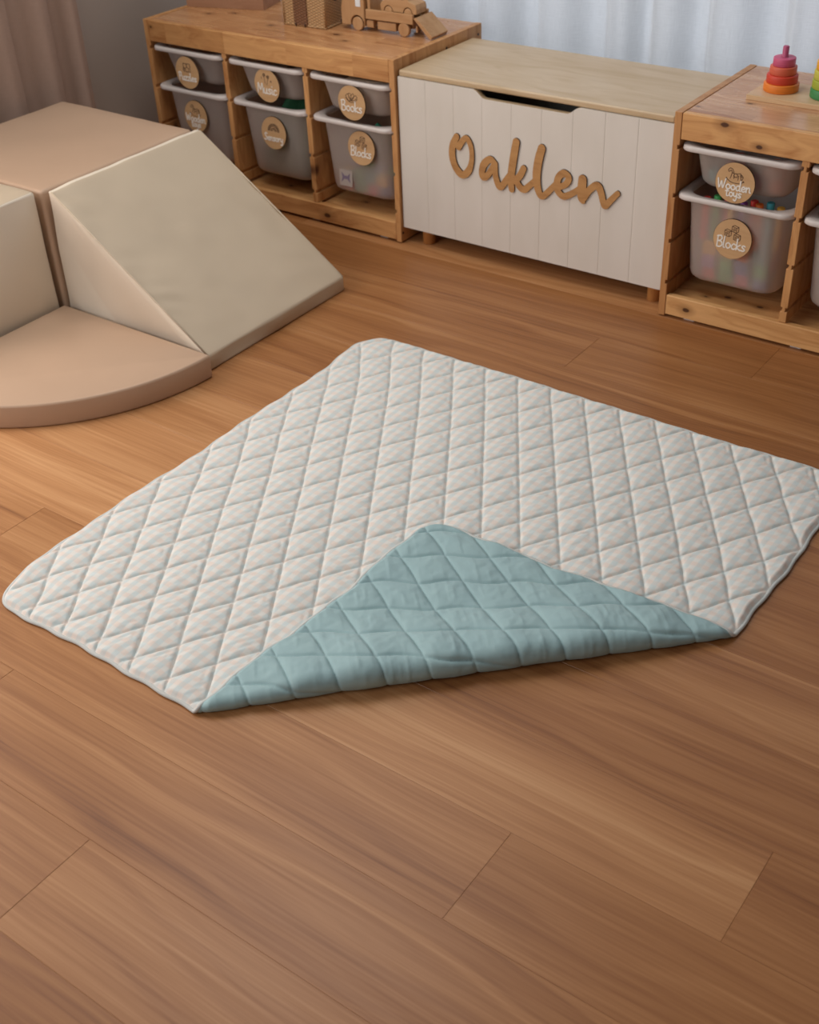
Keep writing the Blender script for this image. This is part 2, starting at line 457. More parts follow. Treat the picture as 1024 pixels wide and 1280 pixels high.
window('window_1', 'y', .66, .15, 4.2, .37, 2.35, (3.3,))
window('window_2', 'x', LWX - .03, -2.8, -1.28, .42, 2.38, (-2.04,))

# curtains -----------------------------------------------------------
def curtain(name, mat, along, a0, a1, base, z0, z1, step, folds, amp, parent=None, saw=False):
    n = int((a1 - a0) / step); u = np.linspace(a0, a1, n + 1)
    ph = np.interp(u, [f[0] for f in folds], [f[1] for f in folds]) * 2 * math.pi
    nz = 26
    V, F, UV = [], [], []
    arc = np.concatenate([[0], np.cumsum(np.hypot(np.diff(u), np.diff(amp * np.sin(ph))))])
    for j in range(nz + 1):
        z = z0 + (z1 - z0) * j / nz
        s = np.sin(ph + 0.25 * math.sin(z * 2.1)) * amp * (1.0 + .15 * np.sin(z * 3 + u * 5))
        if saw:
            fr = np.mod(ph / (2 * math.pi) + .04 * math.sin(z * 1.7), 1.0)
            s = amp * np.where(fr < .8, -1 + 2 * smst(0, .8, fr), 1 - 2 * smst(.8, 1, fr))
        s = s + 0.22 * amp * np.sin(2 * ph + .8 + .3 * z)
        for i in range(n + 1):
            V.append((u[i], base + s[i], z) if along == 'x' else (base + s[i], u[i], z)); UV.append((arc[i], z))
    for j in range(nz):
        for i in range(n):
            a = j * (n + 1) + i; F.append((a, a + 1, a + n + 2, a + n + 1))
    o = mesh_obj(name, V, F, mat, parent, True)
    l = o.data.uv_layers.new(name='UVMap')
    idx = np.empty(len(o.data.loops), int); o.data.loops.foreach_get('vertex_index', idx)
    l.data.foreach_set('uv', np.array(UV)[idx].ravel())
    return o
rr = random.Random(5); fl = [(.10, 0.0)]; c = 0
while fl[-1][0] < 4.3:
    c += 1; fl.append((fl[-1][0] + rr.uniform(.12, .23), float(c)))
sc_ = curtain('sheer_curtain', M['sheer'], 'x', .12, 4.25, 0.515, .012, 2.45, .004, fl, .030, None, True)
tag(sc_, 'white sheer linen curtain glowing with daylight behind the storage chest', 'curtain')
fl = [(-1.25, 0), (-1.10, .8), (-.93, 1.8), (-.76, 2.8), (-.58, 3.8), (-.415, 4.8), (-.27, 5.8), (-.168, 6.78)]
dr = curtain('drape', M['drape'], 'y', -1.25, -.165, -.110, .012, 2.45, .004, fl, .024, None, True)
tag(dr, 'heavy taupe linen drape hanging in folds behind the tan foam block', 'curtain')

# ------------------------------------------------------------------ quilt
def make_quilt():
    root = thing('quilted_play_mat', 'square padded play mat, pale gingham top with its near corner folded to show teal', 'play mat', (0, 0, 0))
    X0, X1, Y0, Y1 = 1.242, 2.455, -1.730, -0.507
    n = 580
    s = np.linspace(0, 1, n + 1)
    S, T = np.meshgrid(s, s, indexing='xy')
    Wx, Wy = X1 - X0, Y1 - Y0
    rc = 0.072
    # rounded corners: shrink each row / column near the ends
    yy = T * Wy
    dy = np.minimum(yy, Wy - yy)
    ins = np.where(dy < rc, rc - np.sqrt(np.maximum(rc ** 2 - (rc - dy) ** 2, 0)), 0)
    px = X0 + ins + S * (Wx - 2 * ins)
    py = Y0 + yy
    # gently waving outline
    ed = lambda q: 0.0016 * np.sin(q * 2 * math.pi / .0886 + .7) + .0042 * vnoise(q * 6, q * 0 + 3, 4)
    wl, wr = (1 - S) ** 6, S ** 6
    wb, wt = (1 - T) ** 6, T ** 6
    qx = px + wl * ed(py) + wr * ed(py + 3) * .8 - wl * .014 * np.exp(-((py + .60) / .08) ** 2) + wl * .018 * np.exp(-((py + 1.69) / .07) ** 2)
    qy = py + wb * ed(px + 1) + wt * ed(px + 2)
    # diamond stitching in sheet coordinates
    U = (px - 2.277) / .0443; Vv = (py + .643) / .0706
    a = (U + Vv) / 2; b = (U - Vv) / 2
    sa = np.abs(np.sin(math.pi * a)); sb = np.abs(np.sin(math.pi * b))
    puff = (1 - np.exp(-sa * 14)) * (1 - np.exp(-sb * 14)) * (.42 + .58 * (sa * sb) ** .6)
    edge = np.minimum(np.minimum(px - X0 - ins, X1 - ins - px), np.minimum(py - Y0, Y1 - py))
    cornerd = edge
    puff = puff * smst(-.001, 0.011, cornerd)
    seam = np.minimum(sa, sb)
    wr1 = vnoise(px * 55 + py * 30, py * 62 - px * 20, 1) + .8 * vnoise((px * .85 - py * .53) * 160, (px * .53 + py * .85) * 42, 2)
    # creases that run off the seams inside each diamond
    ca = np.floor(a); cb = np.floor(b); fa = a - ca; fb = b - cb
    hsh = np.sin(ca * 12.9898 + cb * 78.233) * 43758.5453; hsh = hsh - np.floor(hsh)
    pk = np.exp(-((fa - .80 - .1 * (hsh - .5)) / .05) ** 2) * np.exp(-((fb - .28 - .2 * (hsh - .5)) / .16) ** 2) * (hsh > .25)
    pk2 = np.exp(-((fb - .22) / .05) ** 2) * np.exp(-((fa - .62 + .3 * (hsh - .5)) / .14) ** 2) * (hsh < .6)
    top = .0022 + .0098 * puff + .0013 * wr1 * puff * (0.5 + .5 * (1 - seam)) - .0019 * pk * puff * hsh - .0016 * pk2 * puff
    wr2 = vnoise(px * 50 - py * 34, py * 58 + px * 26, 8) + .6 * vnoise(px * 110, py * 110, 9)
    rg = vnoise((px + py) * 95, (px - py) * 18, 12)
    bot = .0022 + .0092 * puff + .0010 * wr2 * puff + .0012 * np.maximum(rg, 0) * puff
    # fold along the diagonal
    P0 = np.array([1.800, -1.728]); nn = np.array([.7071, -.7071]); tt = np.array([.7071, .7071])
    d = (qx - P0[0]) * nn[0] + (qy - P0[1]) * nn[1]
    t = (qx - P0[0]) * tt[0] + (qy - P0[1]) * tt[1]
    Lf = .92
    mid = smst(0, .26, np.minimum(t, Lf - t))
    R = .0062 + .0128 * mid + .0014 * np.sin(t * 2 * math.pi / .125) * mid
    ds = -.006 - .008 * mid
    q = d - ds
    ang = np.clip(q / R, 0, math.pi)
    over = np.maximum(q - math.pi * R, 0)
    dn = np.where(q <= 0, d, ds + R * np.sin(ang) - over)
    rest = .0135
    zz = R * (1 - np.cos(ang))
    fall = smst(0, .16, over)
    zz = np.where(over > 0, 2 * R * (1 - fall) + (rest + .003 * np.sin(t * 11 + over * 9)) * fall, zz)
    base = .0040
    mx_ = P0[0] + dn * nn[0] + t * tt[0]
    my_ = P0[1] + dn * nn[1] + t * tt[1]
    P = np.stack([mx_, my_, zz + base], -1)
    dS = np.gradient(P, axis=1); dT = np.gradient(P, axis=0)
    Nn = np.cross(dS, dT); Nn /= np.linalg.norm(Nn, axis=-1, keepdims=True) + 1e-12
    folded = smst(.12, 1.15, ang)
    flap = smst(.0, .10, over)
    top_e = top * (1 - .72 * smst(.3 * math.pi, math.pi, ang))
    bot_e = .0026 + (bot - .0026) * folded * (1 - .62 * np.exp(-((ang - 1.15) / .75) ** 2) * (over <= 0))
    PT = P + Nn * top_e[..., None]; PB = P - Nn * bot_e[..., None]
    PT[..., 2] = np.maximum(PT[..., 2], .0022); PB[..., 2] = np.maximum(PB[..., 2], .0008)
    idx = np.arange((n + 1) ** 2).reshape(n + 1, n + 1)
    Q = np.stack([idx[:-1, :-1], idx[:-1, 1:], idx[1:, 1:], idx[1:, :-1]], -1).reshape(-1, 4)
    UVv = np.stack([px, py], -1).reshape(-1, 2)
    def put(name, PP, F, mat):
        o = mesh_obj(name, PP.reshape(-1, 3), F, mat, root, True)
        l = o.data.uv_layers.new(name='UVMap')
        ii = np.empty(len(o.data.loops), int); o.data.loops.foreach_get('vertex_index', ii)
        l.data.foreach_set('uv', UVv[ii].ravel()); return o
    tag(put('printed_face', PT, Q, M['gingham']), 'pale gingham side of the mat')
    tag(put('backing', PB, Q[:, ::-1], M['teal']), 'plain teal underside of the mat')
    # binding tube round the edge
    ring = np.concatenate([idx[0, :-1], idx[:-1, -1], idx[-1, :0:-1], idx[:0:-1, 0]])
    path = P.reshape(-1, 3)[ring]
    keep = [0]
    for i in range(1, len(path)):
        if np.linalg.norm(path[i] - path[keep[-1]]) > .0035: keep.append(i)
    path = path[keep]; nr = Nn.reshape(-1, 3)[ring][keep]
    m = len(path); k = 8; V = []; F = []
    for i in range(m):
        tg = path[(i + 1) % m] - path[i - 1]; tg /= np.linalg.norm(tg)
        up = nr[i] - tg * np.dot(nr[i], tg); up /= np.linalg.norm(up); sd = np.cross(tg, up)
        for j in range(k):
            an = 2 * math.pi * j / k
            v = path[i] + up * .0036 * math.sin(an) + sd * .0042 * math.cos(an)
            v[2] = max(v[2], .0005); V.append(v)
    for i in range(m):
        for j in range(k):
            F.append((i * k + j, i * k + (j + 1) % k, ((i + 1) % m) * k + (j + 1) % k, ((i + 1) % m) * k + j))
    tag(mesh_obj('binding', V, F, M['binding'], root, True), 'sage edge binding')
make_quilt()

# ------------------------------------------------------------------ foam climbing blocks
def soft(o, levels=2):
    md = o.modifiers.new('sub', 'SUBSURF'); md.levels = levels; md.render_levels = levels
    return o

def grid_box(name, f, nu, nv, mat, parent=None): pass

def puffy(name, pts, axis, a0, a1, mats, face_mat, parent=None, bev=.008, puff=.0, wr=.0015, seed=0, cuts=14):
    """extruded outline with rounded edges, subdivided faces that sag and wrinkle a little"""
    bm = bmesh.new()
    P = lambda a, b, c: {'y': (a, c, b), 'x': (c, a, b), 'z': (a, b, c)}[axis]
    A = [bm.verts.new(P(a, b, a0)) for a, b in pts]; B = [bm.verts.new(P(a, b, a1)) for a, b in pts]
    n = len(pts); bm.faces.new(A); bm.faces.new(B)
    for i in range(n): bm.faces.new((A[i], A[(i + 1) % n], B[(i + 1) % n], B[i]))
    bmesh.ops.recalc_face_normals(bm, faces=bm.faces)
    for f_ in bm.faces: f_.material_index = face_mat(f_.normal)
    bmesh.ops.bevel(bm, geom=list(bm.edges), offset=bev, segments=3, profile=0.5, affect='EDGES', material=-1)
    long_e = [e for e in bm.edges if e.calc_length() > .06]
    bmesh.ops.subdivide_edges(bm, edges=long_e, cuts=cuts, use_grid_fill=True)
    bm.normal_update()
    co_ = np.array([v.co[:] for v in bm.verts]); no = np.array([v.normal[:] for v in bm.verts])
    h = vnoise(co_[:, 0] * 7 + co_[:, 2] * 4, co_[:, 1] * 7 + co_[:, 2] * 5, seed) + .5 * vnoise(co_[:, 0] * 16 - co_[:, 2] * 9, co_[:, 1] * 16 + co_[:, 2] * 11, seed + 1)
    zmin = co_[:, 2].min()
    for v, c_, n_, hh in zip(bm.verts, co_, no, h):
        if c_[2] > zmin + .004: v.co = Vector(c_ + n_ * hh * wr)
    o = bm_obj(name, bm, mats, parent, True)
    return o

blk = puffy('foam_block', [(-.028, 0), (.502, 0), (.502, .360), (-.028, .360)], 'y', -.868, -.335, [M['tan']], lambda n: 0, bev=.010, wr=.0012)
tag(blk, 'square tan foam climbing block in the corner beside the drape', 'foam block')
wed = thing('foam_wedge', 'cream foam ramp with a khaki sloping face, standing before the storage drawers', 'foam block', (.512, -.600, 0))
w0 = puffy('cover', [(0, 0), (.491, 0), (.491, .040), (.020, .362), (0, .362)], 'y', -.262, .268, [M['cream'], M['khaki']],
      lambda n: 1 if (n.x > .3) else 0, wed, bev=.006, wr=.0036, seed=5, cuts=56)
for v in w0.data.vertices:
    x, y, z = v.co
    d_ = 0.0
    if abs(z - (.362 - (x - .020) * .684)) < .012 and x > .02:
        for (fx, fy, a_, k_, ph_) in ((.33, -.225, .0026, 150, 0.), (.26, -.235, .0016, 120, 1.), (.05, -.22, .0020, 110, .6), (.40, .22, .0012, 120, 0.)):
            d_ += a_ * math.exp(-((x - fx) / .045) ** 2 - ((y - fy) / .045) ** 2) * math.sin(k_ * (.85 * x - .5 * y) + ph_)
        v.co.x += d_ * .56; v.co.z += d_ * .83
    elif y < -.255:
        v.co.y += .004 * math.exp(-((x - .12) / .16) ** 2) * math.sin(22 * (z + .55 * x)) * min(1, z / .08)
# seam piping along the two ramp edges
def tube(name, pts, r, mat, parent=None, k=8, closed=False):
    V, F = [], []; pts = [np.array(p, float) for p in pts]; m = len(pts)
    for i in range(m):
        tg = pts[min(i + 1, m - 1)] - pts[max(i - 1, 0)]
        if closed: tg = pts[(i + 1) % m] - pts[i - 1]
        tg /= np.linalg.norm(tg) + 1e-12
        ref = np.array([0, 0, 1.0]) if abs(tg[2]) < .9 else np.array([1.0, 0, 0])
        sd = np.cross(tg, ref); sd /= np.linalg.norm(sd); up = np.cross(sd, tg)
        for j in range(k):
            an = 2 * math.pi * j / k; V.append(pts[i] + r * (math.cos(an) * sd + math.sin(an) * up))
    for i in range(m if closed else m - 1):
        for j in range(k):
            F.append((i * k + j, i * k + (j + 1) % k, ((i + 1) % m) * k + (j + 1) % k, ((i + 1) % m) * k + j))
    if not closed:
        F.append(tuple(range(k))[::-1]); F.append(tuple(range((m - 1) * k, m * k)))
    return mesh_obj(name, V, F, mat, parent, True)
for yy in (-.2595, .2655):
    tube('seam_piping', [(.018, yy, .3605), (.2, yy, .2375), (.35, yy, .135), (.4885, yy, .0405)], .0022, M['khaki'], wed)
stp = thing('foam_step', 'cream and khaki foam step block, only its end showing by the frame edge', 'foam block', (-.028, -.882, 0))
puffy('cover', [(0, 0), (-.528, 0), (-.528, .18), (-.265, .18), (-.265, .364), (0, .364)], 'x', 0, .524, [M['cream'], M['khaki']],
      lambda n: 1 if n.z > .5 else 0, stp, bev=.008, wr=.0022, seed=9, cuts=18)
# quarter-round cushion
arc = [(.006, -.006)] + [(.526 * math.cos(a), .526 * math.sin(a)) for a in np.linspace(-.012, -math.pi / 2 + .012, 40)]
cus = thing('quarter_round_cushion', 'flat tan quarter-round foam cushion on the floor inside the foam blocks', 'cushion', (.502, -.870, 0))
bm = bmesh.new()
A_ = [bm.verts.new((x, y, 0)) for x, y in arc]; B_ = [bm.verts.new((x, y, .060)) for x, y in arc]
bm.faces.new(A_); bm.faces.new(B_)
for i in range(len(arc)): bm.faces.new((A_[i], A_[(i + 1) % len(arc)], B_[(i + 1) % len(arc)], B_[i]))
bmesh.ops.recalc_face_normals(bm, faces=bm.faces)
es = [e for e in bm.edges if abs(e.verts[0].co.z - e.verts[1].co.z) < .001 or e.calc_face_angle(0) > .8]
bmesh.ops.bevel(bm, geom=es, offset=.0065, segments=3, profile=.5, affect='EDGES')
cv = bm_obj('cover', bm, M['tan'], cus, True); cv.data.set_sharp_from_angle(angle=math.radians(60))
tube('seam_piping', [(.5225 * math.cos(a), .5225 * math.sin(a), .0575) for a in np.linspace(-.03, -math.pi / 2 + .03, 40)], .0016, M['tan'], cus)

# ------------------------------------------------------------------ storage units
W, D, H = .952, .430, .52
TH = .018
CW = (W - 4 * TH) / 3
SLOTS = (.438, .320, .204, .095)
def panel_profile(x0, x1, z0, z1, left, right):
    dp, hh = .0055, .0055
    pts = [(x0, z0), (x1, z0)]
    if right:
        for z in sorted(SLOTS): pts += [(x1, z - hh), (x1 - dp, z - hh), (x1 - dp, z + hh), (x1, z + hh)]
    pts += [(x1, z1), (x0, z1)]
    if left:
        for z in sorted(SLOTS, reverse=True): pts += [(x0, z + hh), (x0 + dp, z + hh), (x0 + dp, z - hh), (x0, z - hh)]
    return pts
TOPW = dict(strips=(0.058, 0.42), rough=0.3, gl=0.55)
KN_L = dict(top=wood('pine_top_knotty', 'x', c4(0.64, 0.345, 0.16), c4(0.40, 0.165, 0.062), kn=((.208, .186, .519, .006), (.139, .146, .519, .0055), (.408, .128, .519, .005), (.712, .096, .519, .005), (.647, .138, .519, .006)), **TOPW),
            front=wood('pine_rail_plain', 'x', PINE_L, PINE_D, strips=(0.2, 0.24), kn=((.03, 0, .50, .003),)),
            base=wood('pine_base_knotty', 'x', PINE_L, PINE_D, kn=((.676, 0, .030, .0075), (.25, 0, .04, .005))),
            shelf=wood('pine_shelf_knotty', 'x', PINE_L, PINE_D, kn=((.46, .09, .052, .005), (.60, .07, .052, .005), (.75, .10, .052, .004))))
KN_R = dict(top=wood('pine_top_streaked', 'x', c4(0.64, 0.37, 0.20), c4(0.42, 0.19, 0.09), kn=((.124, .136, .519, .004), (.029, .061, .519, .003), (.40, .2, .519, .006)), **TOPW),
            front=wood('pine_rail_knotty', 'x', c4(.70, .385, .155), c4(.45, .19, .06), kn=((.123, 0, .508, .0062), (.210, 0, .471, .0045), (.55, 0, .49, .006))),
            base=wood('pine_base_pale', 'x', c4(.74, .43, .185), c4(.52, .25, .085), kn=((.075, 0, .032, .0055),)),
            shelf=wood('pine_shelf_spotted', 'x', PINE_L, PINE_D, kn=((.149, .082, .052, .005), (.238, .072, .052, .005), (.10, .06, .052, .004))))
def make_unit(loc, label, K):
    u = thing('toy_storage_unit', label, 'shelf unit', loc, group=None)
    prism('side_panel', panel_profile(0, TH, .004, H, False, True), 'y', 0, D, M['pine_side'], u, bev=.0008, seg=1)
    prism('side_panel', panel_profile(W - TH, W, .004, H, True, False), 'y', 0, D, M['pine_side'], u, bev=.0008, seg=1)
    for i in (1, 2):
        x = TH * i + CW * i
        prism('divider', panel_profile(x, x + TH, .062, H - .063, True, True), 'y', .004, D - .02, M['pine_z'], u, bev=.0008, seg=1)
    box('top_board', TH + .0006, W - TH - .0006, .0185, D, H - .019, H - .0012, K['top'], u, bev=.0018)
    box('front_rail', TH + .0008, W - TH - .0008, .0006, .018, H - .063, H - .0008, K['front'], u, bev=.0022)
    box('back_rail', TH + .0008, W - TH - .0008, D - .018, D - .001, H - .063, H - .0195, M['pine_front'], u)
    box('bottom_shelf', TH + .0006, W - TH - .0006, .0185, D - .019, .034, .052, K['shelf'], u)
    box('base_rail', TH + .0008, W - TH - .0008, .0006, .018, .008, .061, K['base'], u, bev=.0022)
    box('base_back_rail', TH + .0008, W - TH - .0008, D - .018, D - .001, .008, .061, M['pine_front'], u)
    for x in (.08, .36, .62, .88):
        for y in (.012, .37): box('foot_pad', x - .014, x + .014, y, y + .03, 0, .0085, M['pad'], u, bev=.001)
    for xs in (-.0006, W - .0014):
        for (y, z) in ((.010, .030), (.412, .030), (.250, .492), (.412, .492)):
            lathe('screw', [(0, 0), (.0036, 0), (.0042, .0007), (.0036, .002), (0, .002)], M['screw'], u, 14, 'x', True, (xs, y, z))
    return u
UL = make_unit((0, 0, 0), 'pine storage unit with three columns of tubs, carrying the wooden truck', KN_L)
UR = make_unit((1.785, -.029, 0), 'pine storage frame carrying the rainbow stacking rings', KN_R)

def rrect(w, d, r, n=10, cx=0., cy=0.):
    pts = []
    r = min(r, w / 2 - 1e-4, d / 2 - 1e-4)
    for (sx, sy, a0) in ((1, 1, 0), (-1, 1, 90), (-1, -1, 180), (1, -1, 270)):
        for i in range(n + 1):
            a = math.radians(a0 + 90 * i / n)
            pts.append((cx + sx * (w / 2 - r) + r * math.cos(a), cy + sy * (d / 2 - r) + r * math.sin(a)))
    return pts
def loft(name, secs, mat, parent, cap0=True, cap1=True):
    """secs: (z, w, d, r, cy)"""
    V, F = [], []
    for z, w, d, r, cy in secs:
        V += [(x, y, z) for x, y in rrect(w, d, r, 10, 0, cy)]
    k = 44
    for i in range(len(secs) - 1):
        for j in range(k): F.append((i * k + j, i * k + (j + 1) % k, (i + 1) * k + (j + 1) % k, (i + 1) * k + j))
    if cap0: F.append(tuple(range(k))[::-1])
    if cap1: F.append(tuple(range((len(secs) - 1) * k, len(secs) * k)))
    o = mesh_obj(name, V, F, mat, parent, True)
    bm = bmesh.new(); bm.from_mesh(o.data); bmesh.ops.recalc_face_normals(bm, faces=bm.faces); bm.to_mesh(o.data); bm.free()
    o.data.polygons.foreach_set('use_smooth', [True] * len(o.data.polygons))
    o.data.set_sharp_from_angle(angle=math.radians(50))
    return o

# ---- handwriting and pictograms on the tags (stroke glyphs, x-height .5)
GL = {
 'W': (.86, [[(0, .95), (.16, .05), (.38, .72), (.54, .05), (.80, 1.0)]]),
 'o': (.52, [[(.25, .5), (.08, .40), (.06, .15), (.24, 0), (.42, .14), (.42, .38), (.25, .5)]]),
 'd': (.56, [[(.42, .42), (.24, .5), (.07, .34), (.08, .10), (.24, 0), (.42, .20)], [(.46, 1.0), (.42, .1), (.52, 0)]]),
 'e': (.50, [[(.05, .24), (.30, .26), (.40, .40), (.24, .5), (.07, .32), (.10, .07), (.28, 0), (.46, .12)]]),
 'n': (.54, [[(.04, .5), (.06, 0)], [(.06, .28), (.24, .5), (.38, .40), (.38, .08), (.50, .02)]]),
 't': (.44, [[(.18, .85), (.16, .12), (.26, 0), (.38, .06)], [(.0, .56), (.38, .60)]]),
 'y': (.52, [[(.03, .5), (.06, .18), (.20, .08), (.38, .24)], [(.42, .5), (.38, -.2), (.24, -.42), (.06, -.30)]]),
 's': (.46, [[(.38, .44), (.22, .5), (.08, .38), (.22, .26), (.36, .13), (.22, 0), (.02, .06)]]),
 'B': (.60, [[(.08, 1.0), (.05, 0)], [(.0, .94), (.34, 1.02), (.46, .80), (.30, .56), (.10, .52)], [(.10, .52), (.44, .46), (.52, .20), (.34, 0), (.05, 0)]]),
 'l': (.26, [[(.10, 1.0), (.06, .12), (.20, 0)]]),
 'c': (.46, [[(.40, .42), (.24, .5), (.06, .30), (.10, .06), (.27, 0), (.42, .10)]]),
 'k': (.48, [[(.08, 1.0), (.05, 0)], [(.40, .5), (.09, .24), (.42, 0)]]),
 'M': (.80, [[(.03, 0), (.14, .95), (.38, .30), (.62, .95), (.72, 0)]]),
 'u': (.54, [[(.04, .5), (.05, .14), (.18, 0), (.34, .10), (.39, .5)], [(.39, .5), (.40, .06), (.50, 0)]]),
 'i': (.24, [[(.08, .5), (.08, .08), (.18, 0)], [(.09, .72), (.10, .77)]]),
 'P': (.54, [[(.08, 0), (.10, 1.0)], [(.0, .94), (.36, 1.0), (.46, .76), (.32, .50), (.10, .48)]]),
 'z': (.48, [[(.03, .48), (.40, .5), (.04, .0), (.44, .03)]]),
 'S': (.58, [[(.50, .86), (.30, 1.0), (.10, .82), (.26, .56), (.46, .34), (.40, .06), (.18, 0), (.02, .12)]]),
 'r': (.42, [[(.04, .5), (.06, 0)], [(.06, .26), (.20, .46), (.36, .48)]]),
}
def crom(pts, sub=5):
    if len(pts) < 3: return pts
    P = [np.array(p, float) for p in pts]; P = [2 * P[0] - P[1]] + P + [2 * P[-1] - P[-2]]
    out = []
    for i in range(1, len(P) - 2):
        for k in range(sub):
            t = k / sub
            out.append(tuple(.5 * ((2 * P[i]) + (-P[i - 1] + P[i + 1]) * t + (2 * P[i - 1] - 5 * P[i] + 4 * P[i + 1] - P[i + 2]) * t * t + (-P[i - 1] + 3 * P[i] - 3 * P[i + 1] + P[i + 2]) * t ** 3)))
    out.append(tuple(P[-2])); return out
def text_strokes(s, width, cx, cz):
    x = 0; st = []
    for ch in s:
        w, g = GL[ch]
        for q in g: st.append([(x + a, b) for a, b in crom(q)])
        x += w
    k = width / x
    return [[(cx + (a - x / 2) * k, cz + b * k) for a, b in q] for q in st], k
def ribbons(name, strokes, r, t, mat, parent):
    """raised round-ended strokes in the local x-z plane, rising towards -y"""
    V, F = [], []
    for si, q in enumerate(strokes):
        y = -t - 1e-5 * si
        for i in range(len(q) - 1):
            a, b = np.array(q[i]), np.array(q[i + 1]); d = b - a; L = np.linalg.norm(d)
            if L < 1e-9: continue
            d /= L; nv = np.array([-d[1], d[0]])
            ring = []
            for k in range(5):
                an = math.pi * k / 4; ring.append(b + r * (math.cos(an) * -nv * 1 + math.sin(an) * d))
            for k in range(5):
                an = math.pi * k / 4; ring.append(a + r * (math.cos(an) * nv - math.sin(an) * d))
            o = len(V); yy = y - 2e-6 * i
            V += [(p[0], yy, p[1]) for p in ring] + [(p[0], 0, p[1]) for p in ring]
            F.append(tuple(o + j for j in range(10)))
            for j in range(10): F.append((o + j, o + 10 + j, o + 10 + (j + 1) % 10, o + (j + 1) % 10))
    return mesh_obj(name, V, F, mat, parent)
def circ(cx, cz, r, n=14, a0=0, a1=360): return [(cx + r * math.cos(math.radians(a0 + (a1 - a0) * i / n)), cz + r * math.sin(math.radians(a0 + (a1 - a0) * i / n))) for i in range(n + 1)]
def cube_icon(x, z, s):
    f = [(x, z), (x + s, z - .25 * s), (x + s, z + .75 * s), (x, z + s), (x, z)]
    tp = [(x, z + s), (x + .45 * s, z + 1.3 * s), (x + 1.45 * s, z + 1.05 * s), (x + s, z + .75 * s)]
    sd = [(x + 1.45 * s, z + 1.05 * s), (x + 1.45 * s, z + .1 * s), (x + s, z - .25 * s)]
    return [f, tp, sd, circ(x + .5 * s, z + .38 * s, .22 * s, 8)]
ICON = {
 'blocks': cube_icon(-.021, .004, .0115) + cube_icon(-.004, .016, .0115) + cube_icon(.003, -.003, .0115),
 'horse': [crom([(-.015, .031), (-.019, .026), (-.017, .022), (-.012, .026), (-.008, .020), (.002, .019), (.011, .021), (.015, .013)]), crom([(-.015, .031), (-.009, .029), (-.005, .021)]),
           [(-.009, .021), (-.013, .006)], [(-.005, .016), (-.004, .007)], [(.007, .015), (.006, .005)], [(.011, .018), (.014, .004)], circ(0, .015, .0045, 10),
           crom([(-.022, .006), (-.012, -.001), (.0, -.003), (.012, -.002), (.020, .003)]), circ(-.022, .006, .0012, 6), circ(.020, .003, .0012, 6), crom([(.013, .019), (.018, .014), (.016, .007)])],
 'maracas': [circ(-.008, .026, .0045, 10), circ(-.008, .026, .002, 8), [(-.008, .021), (-.006, .001)], circ(.006, .022, .0045, 10), circ(.006, .022, .002, 8), [(.006, .017), (.000, -.002)], circ(.017, .010, .002, 8), [(-.019, .020), (-.018, .014)]],
 'rainbow': [circ(0, .002, rr_, 18, 0, 180) for rr_ in (.022, .0195, .017, .0145, .010, .0075)] + [circ(0, .002, .0045, 10, 0, 180)],
 'books': [crom([(-.020, .016), (-.012, .020), (-.002, .004), (-.012, .004), (-.020, .016)]), crom([(-.010, .023), (-.003, .022), (.0, .004), (-.007, .008), (-.010, .023)]), crom([(.005, .024), (.010, .018), (.001, .004), (-.001, .016), (.005, .024)]),
           crom([(.016, .020), (.020, .013), (.003, .003), (.006, .013), (.016, .020)]), crom([(-.021, .010), (-.008, .000), (.0, -.001), (.010, .001), (.021, .010)])],
 'puzzle': [circ(-.007, .017, .0075, 8), circ(.008, .017, .0075, 8), circ(.001, .006, .0075, 8), circ(-.012, .006, .004, 8), [(-.014, .024), (.014, .024), (.014, .000), (-.014, .000), (-.014, .024)]],
}
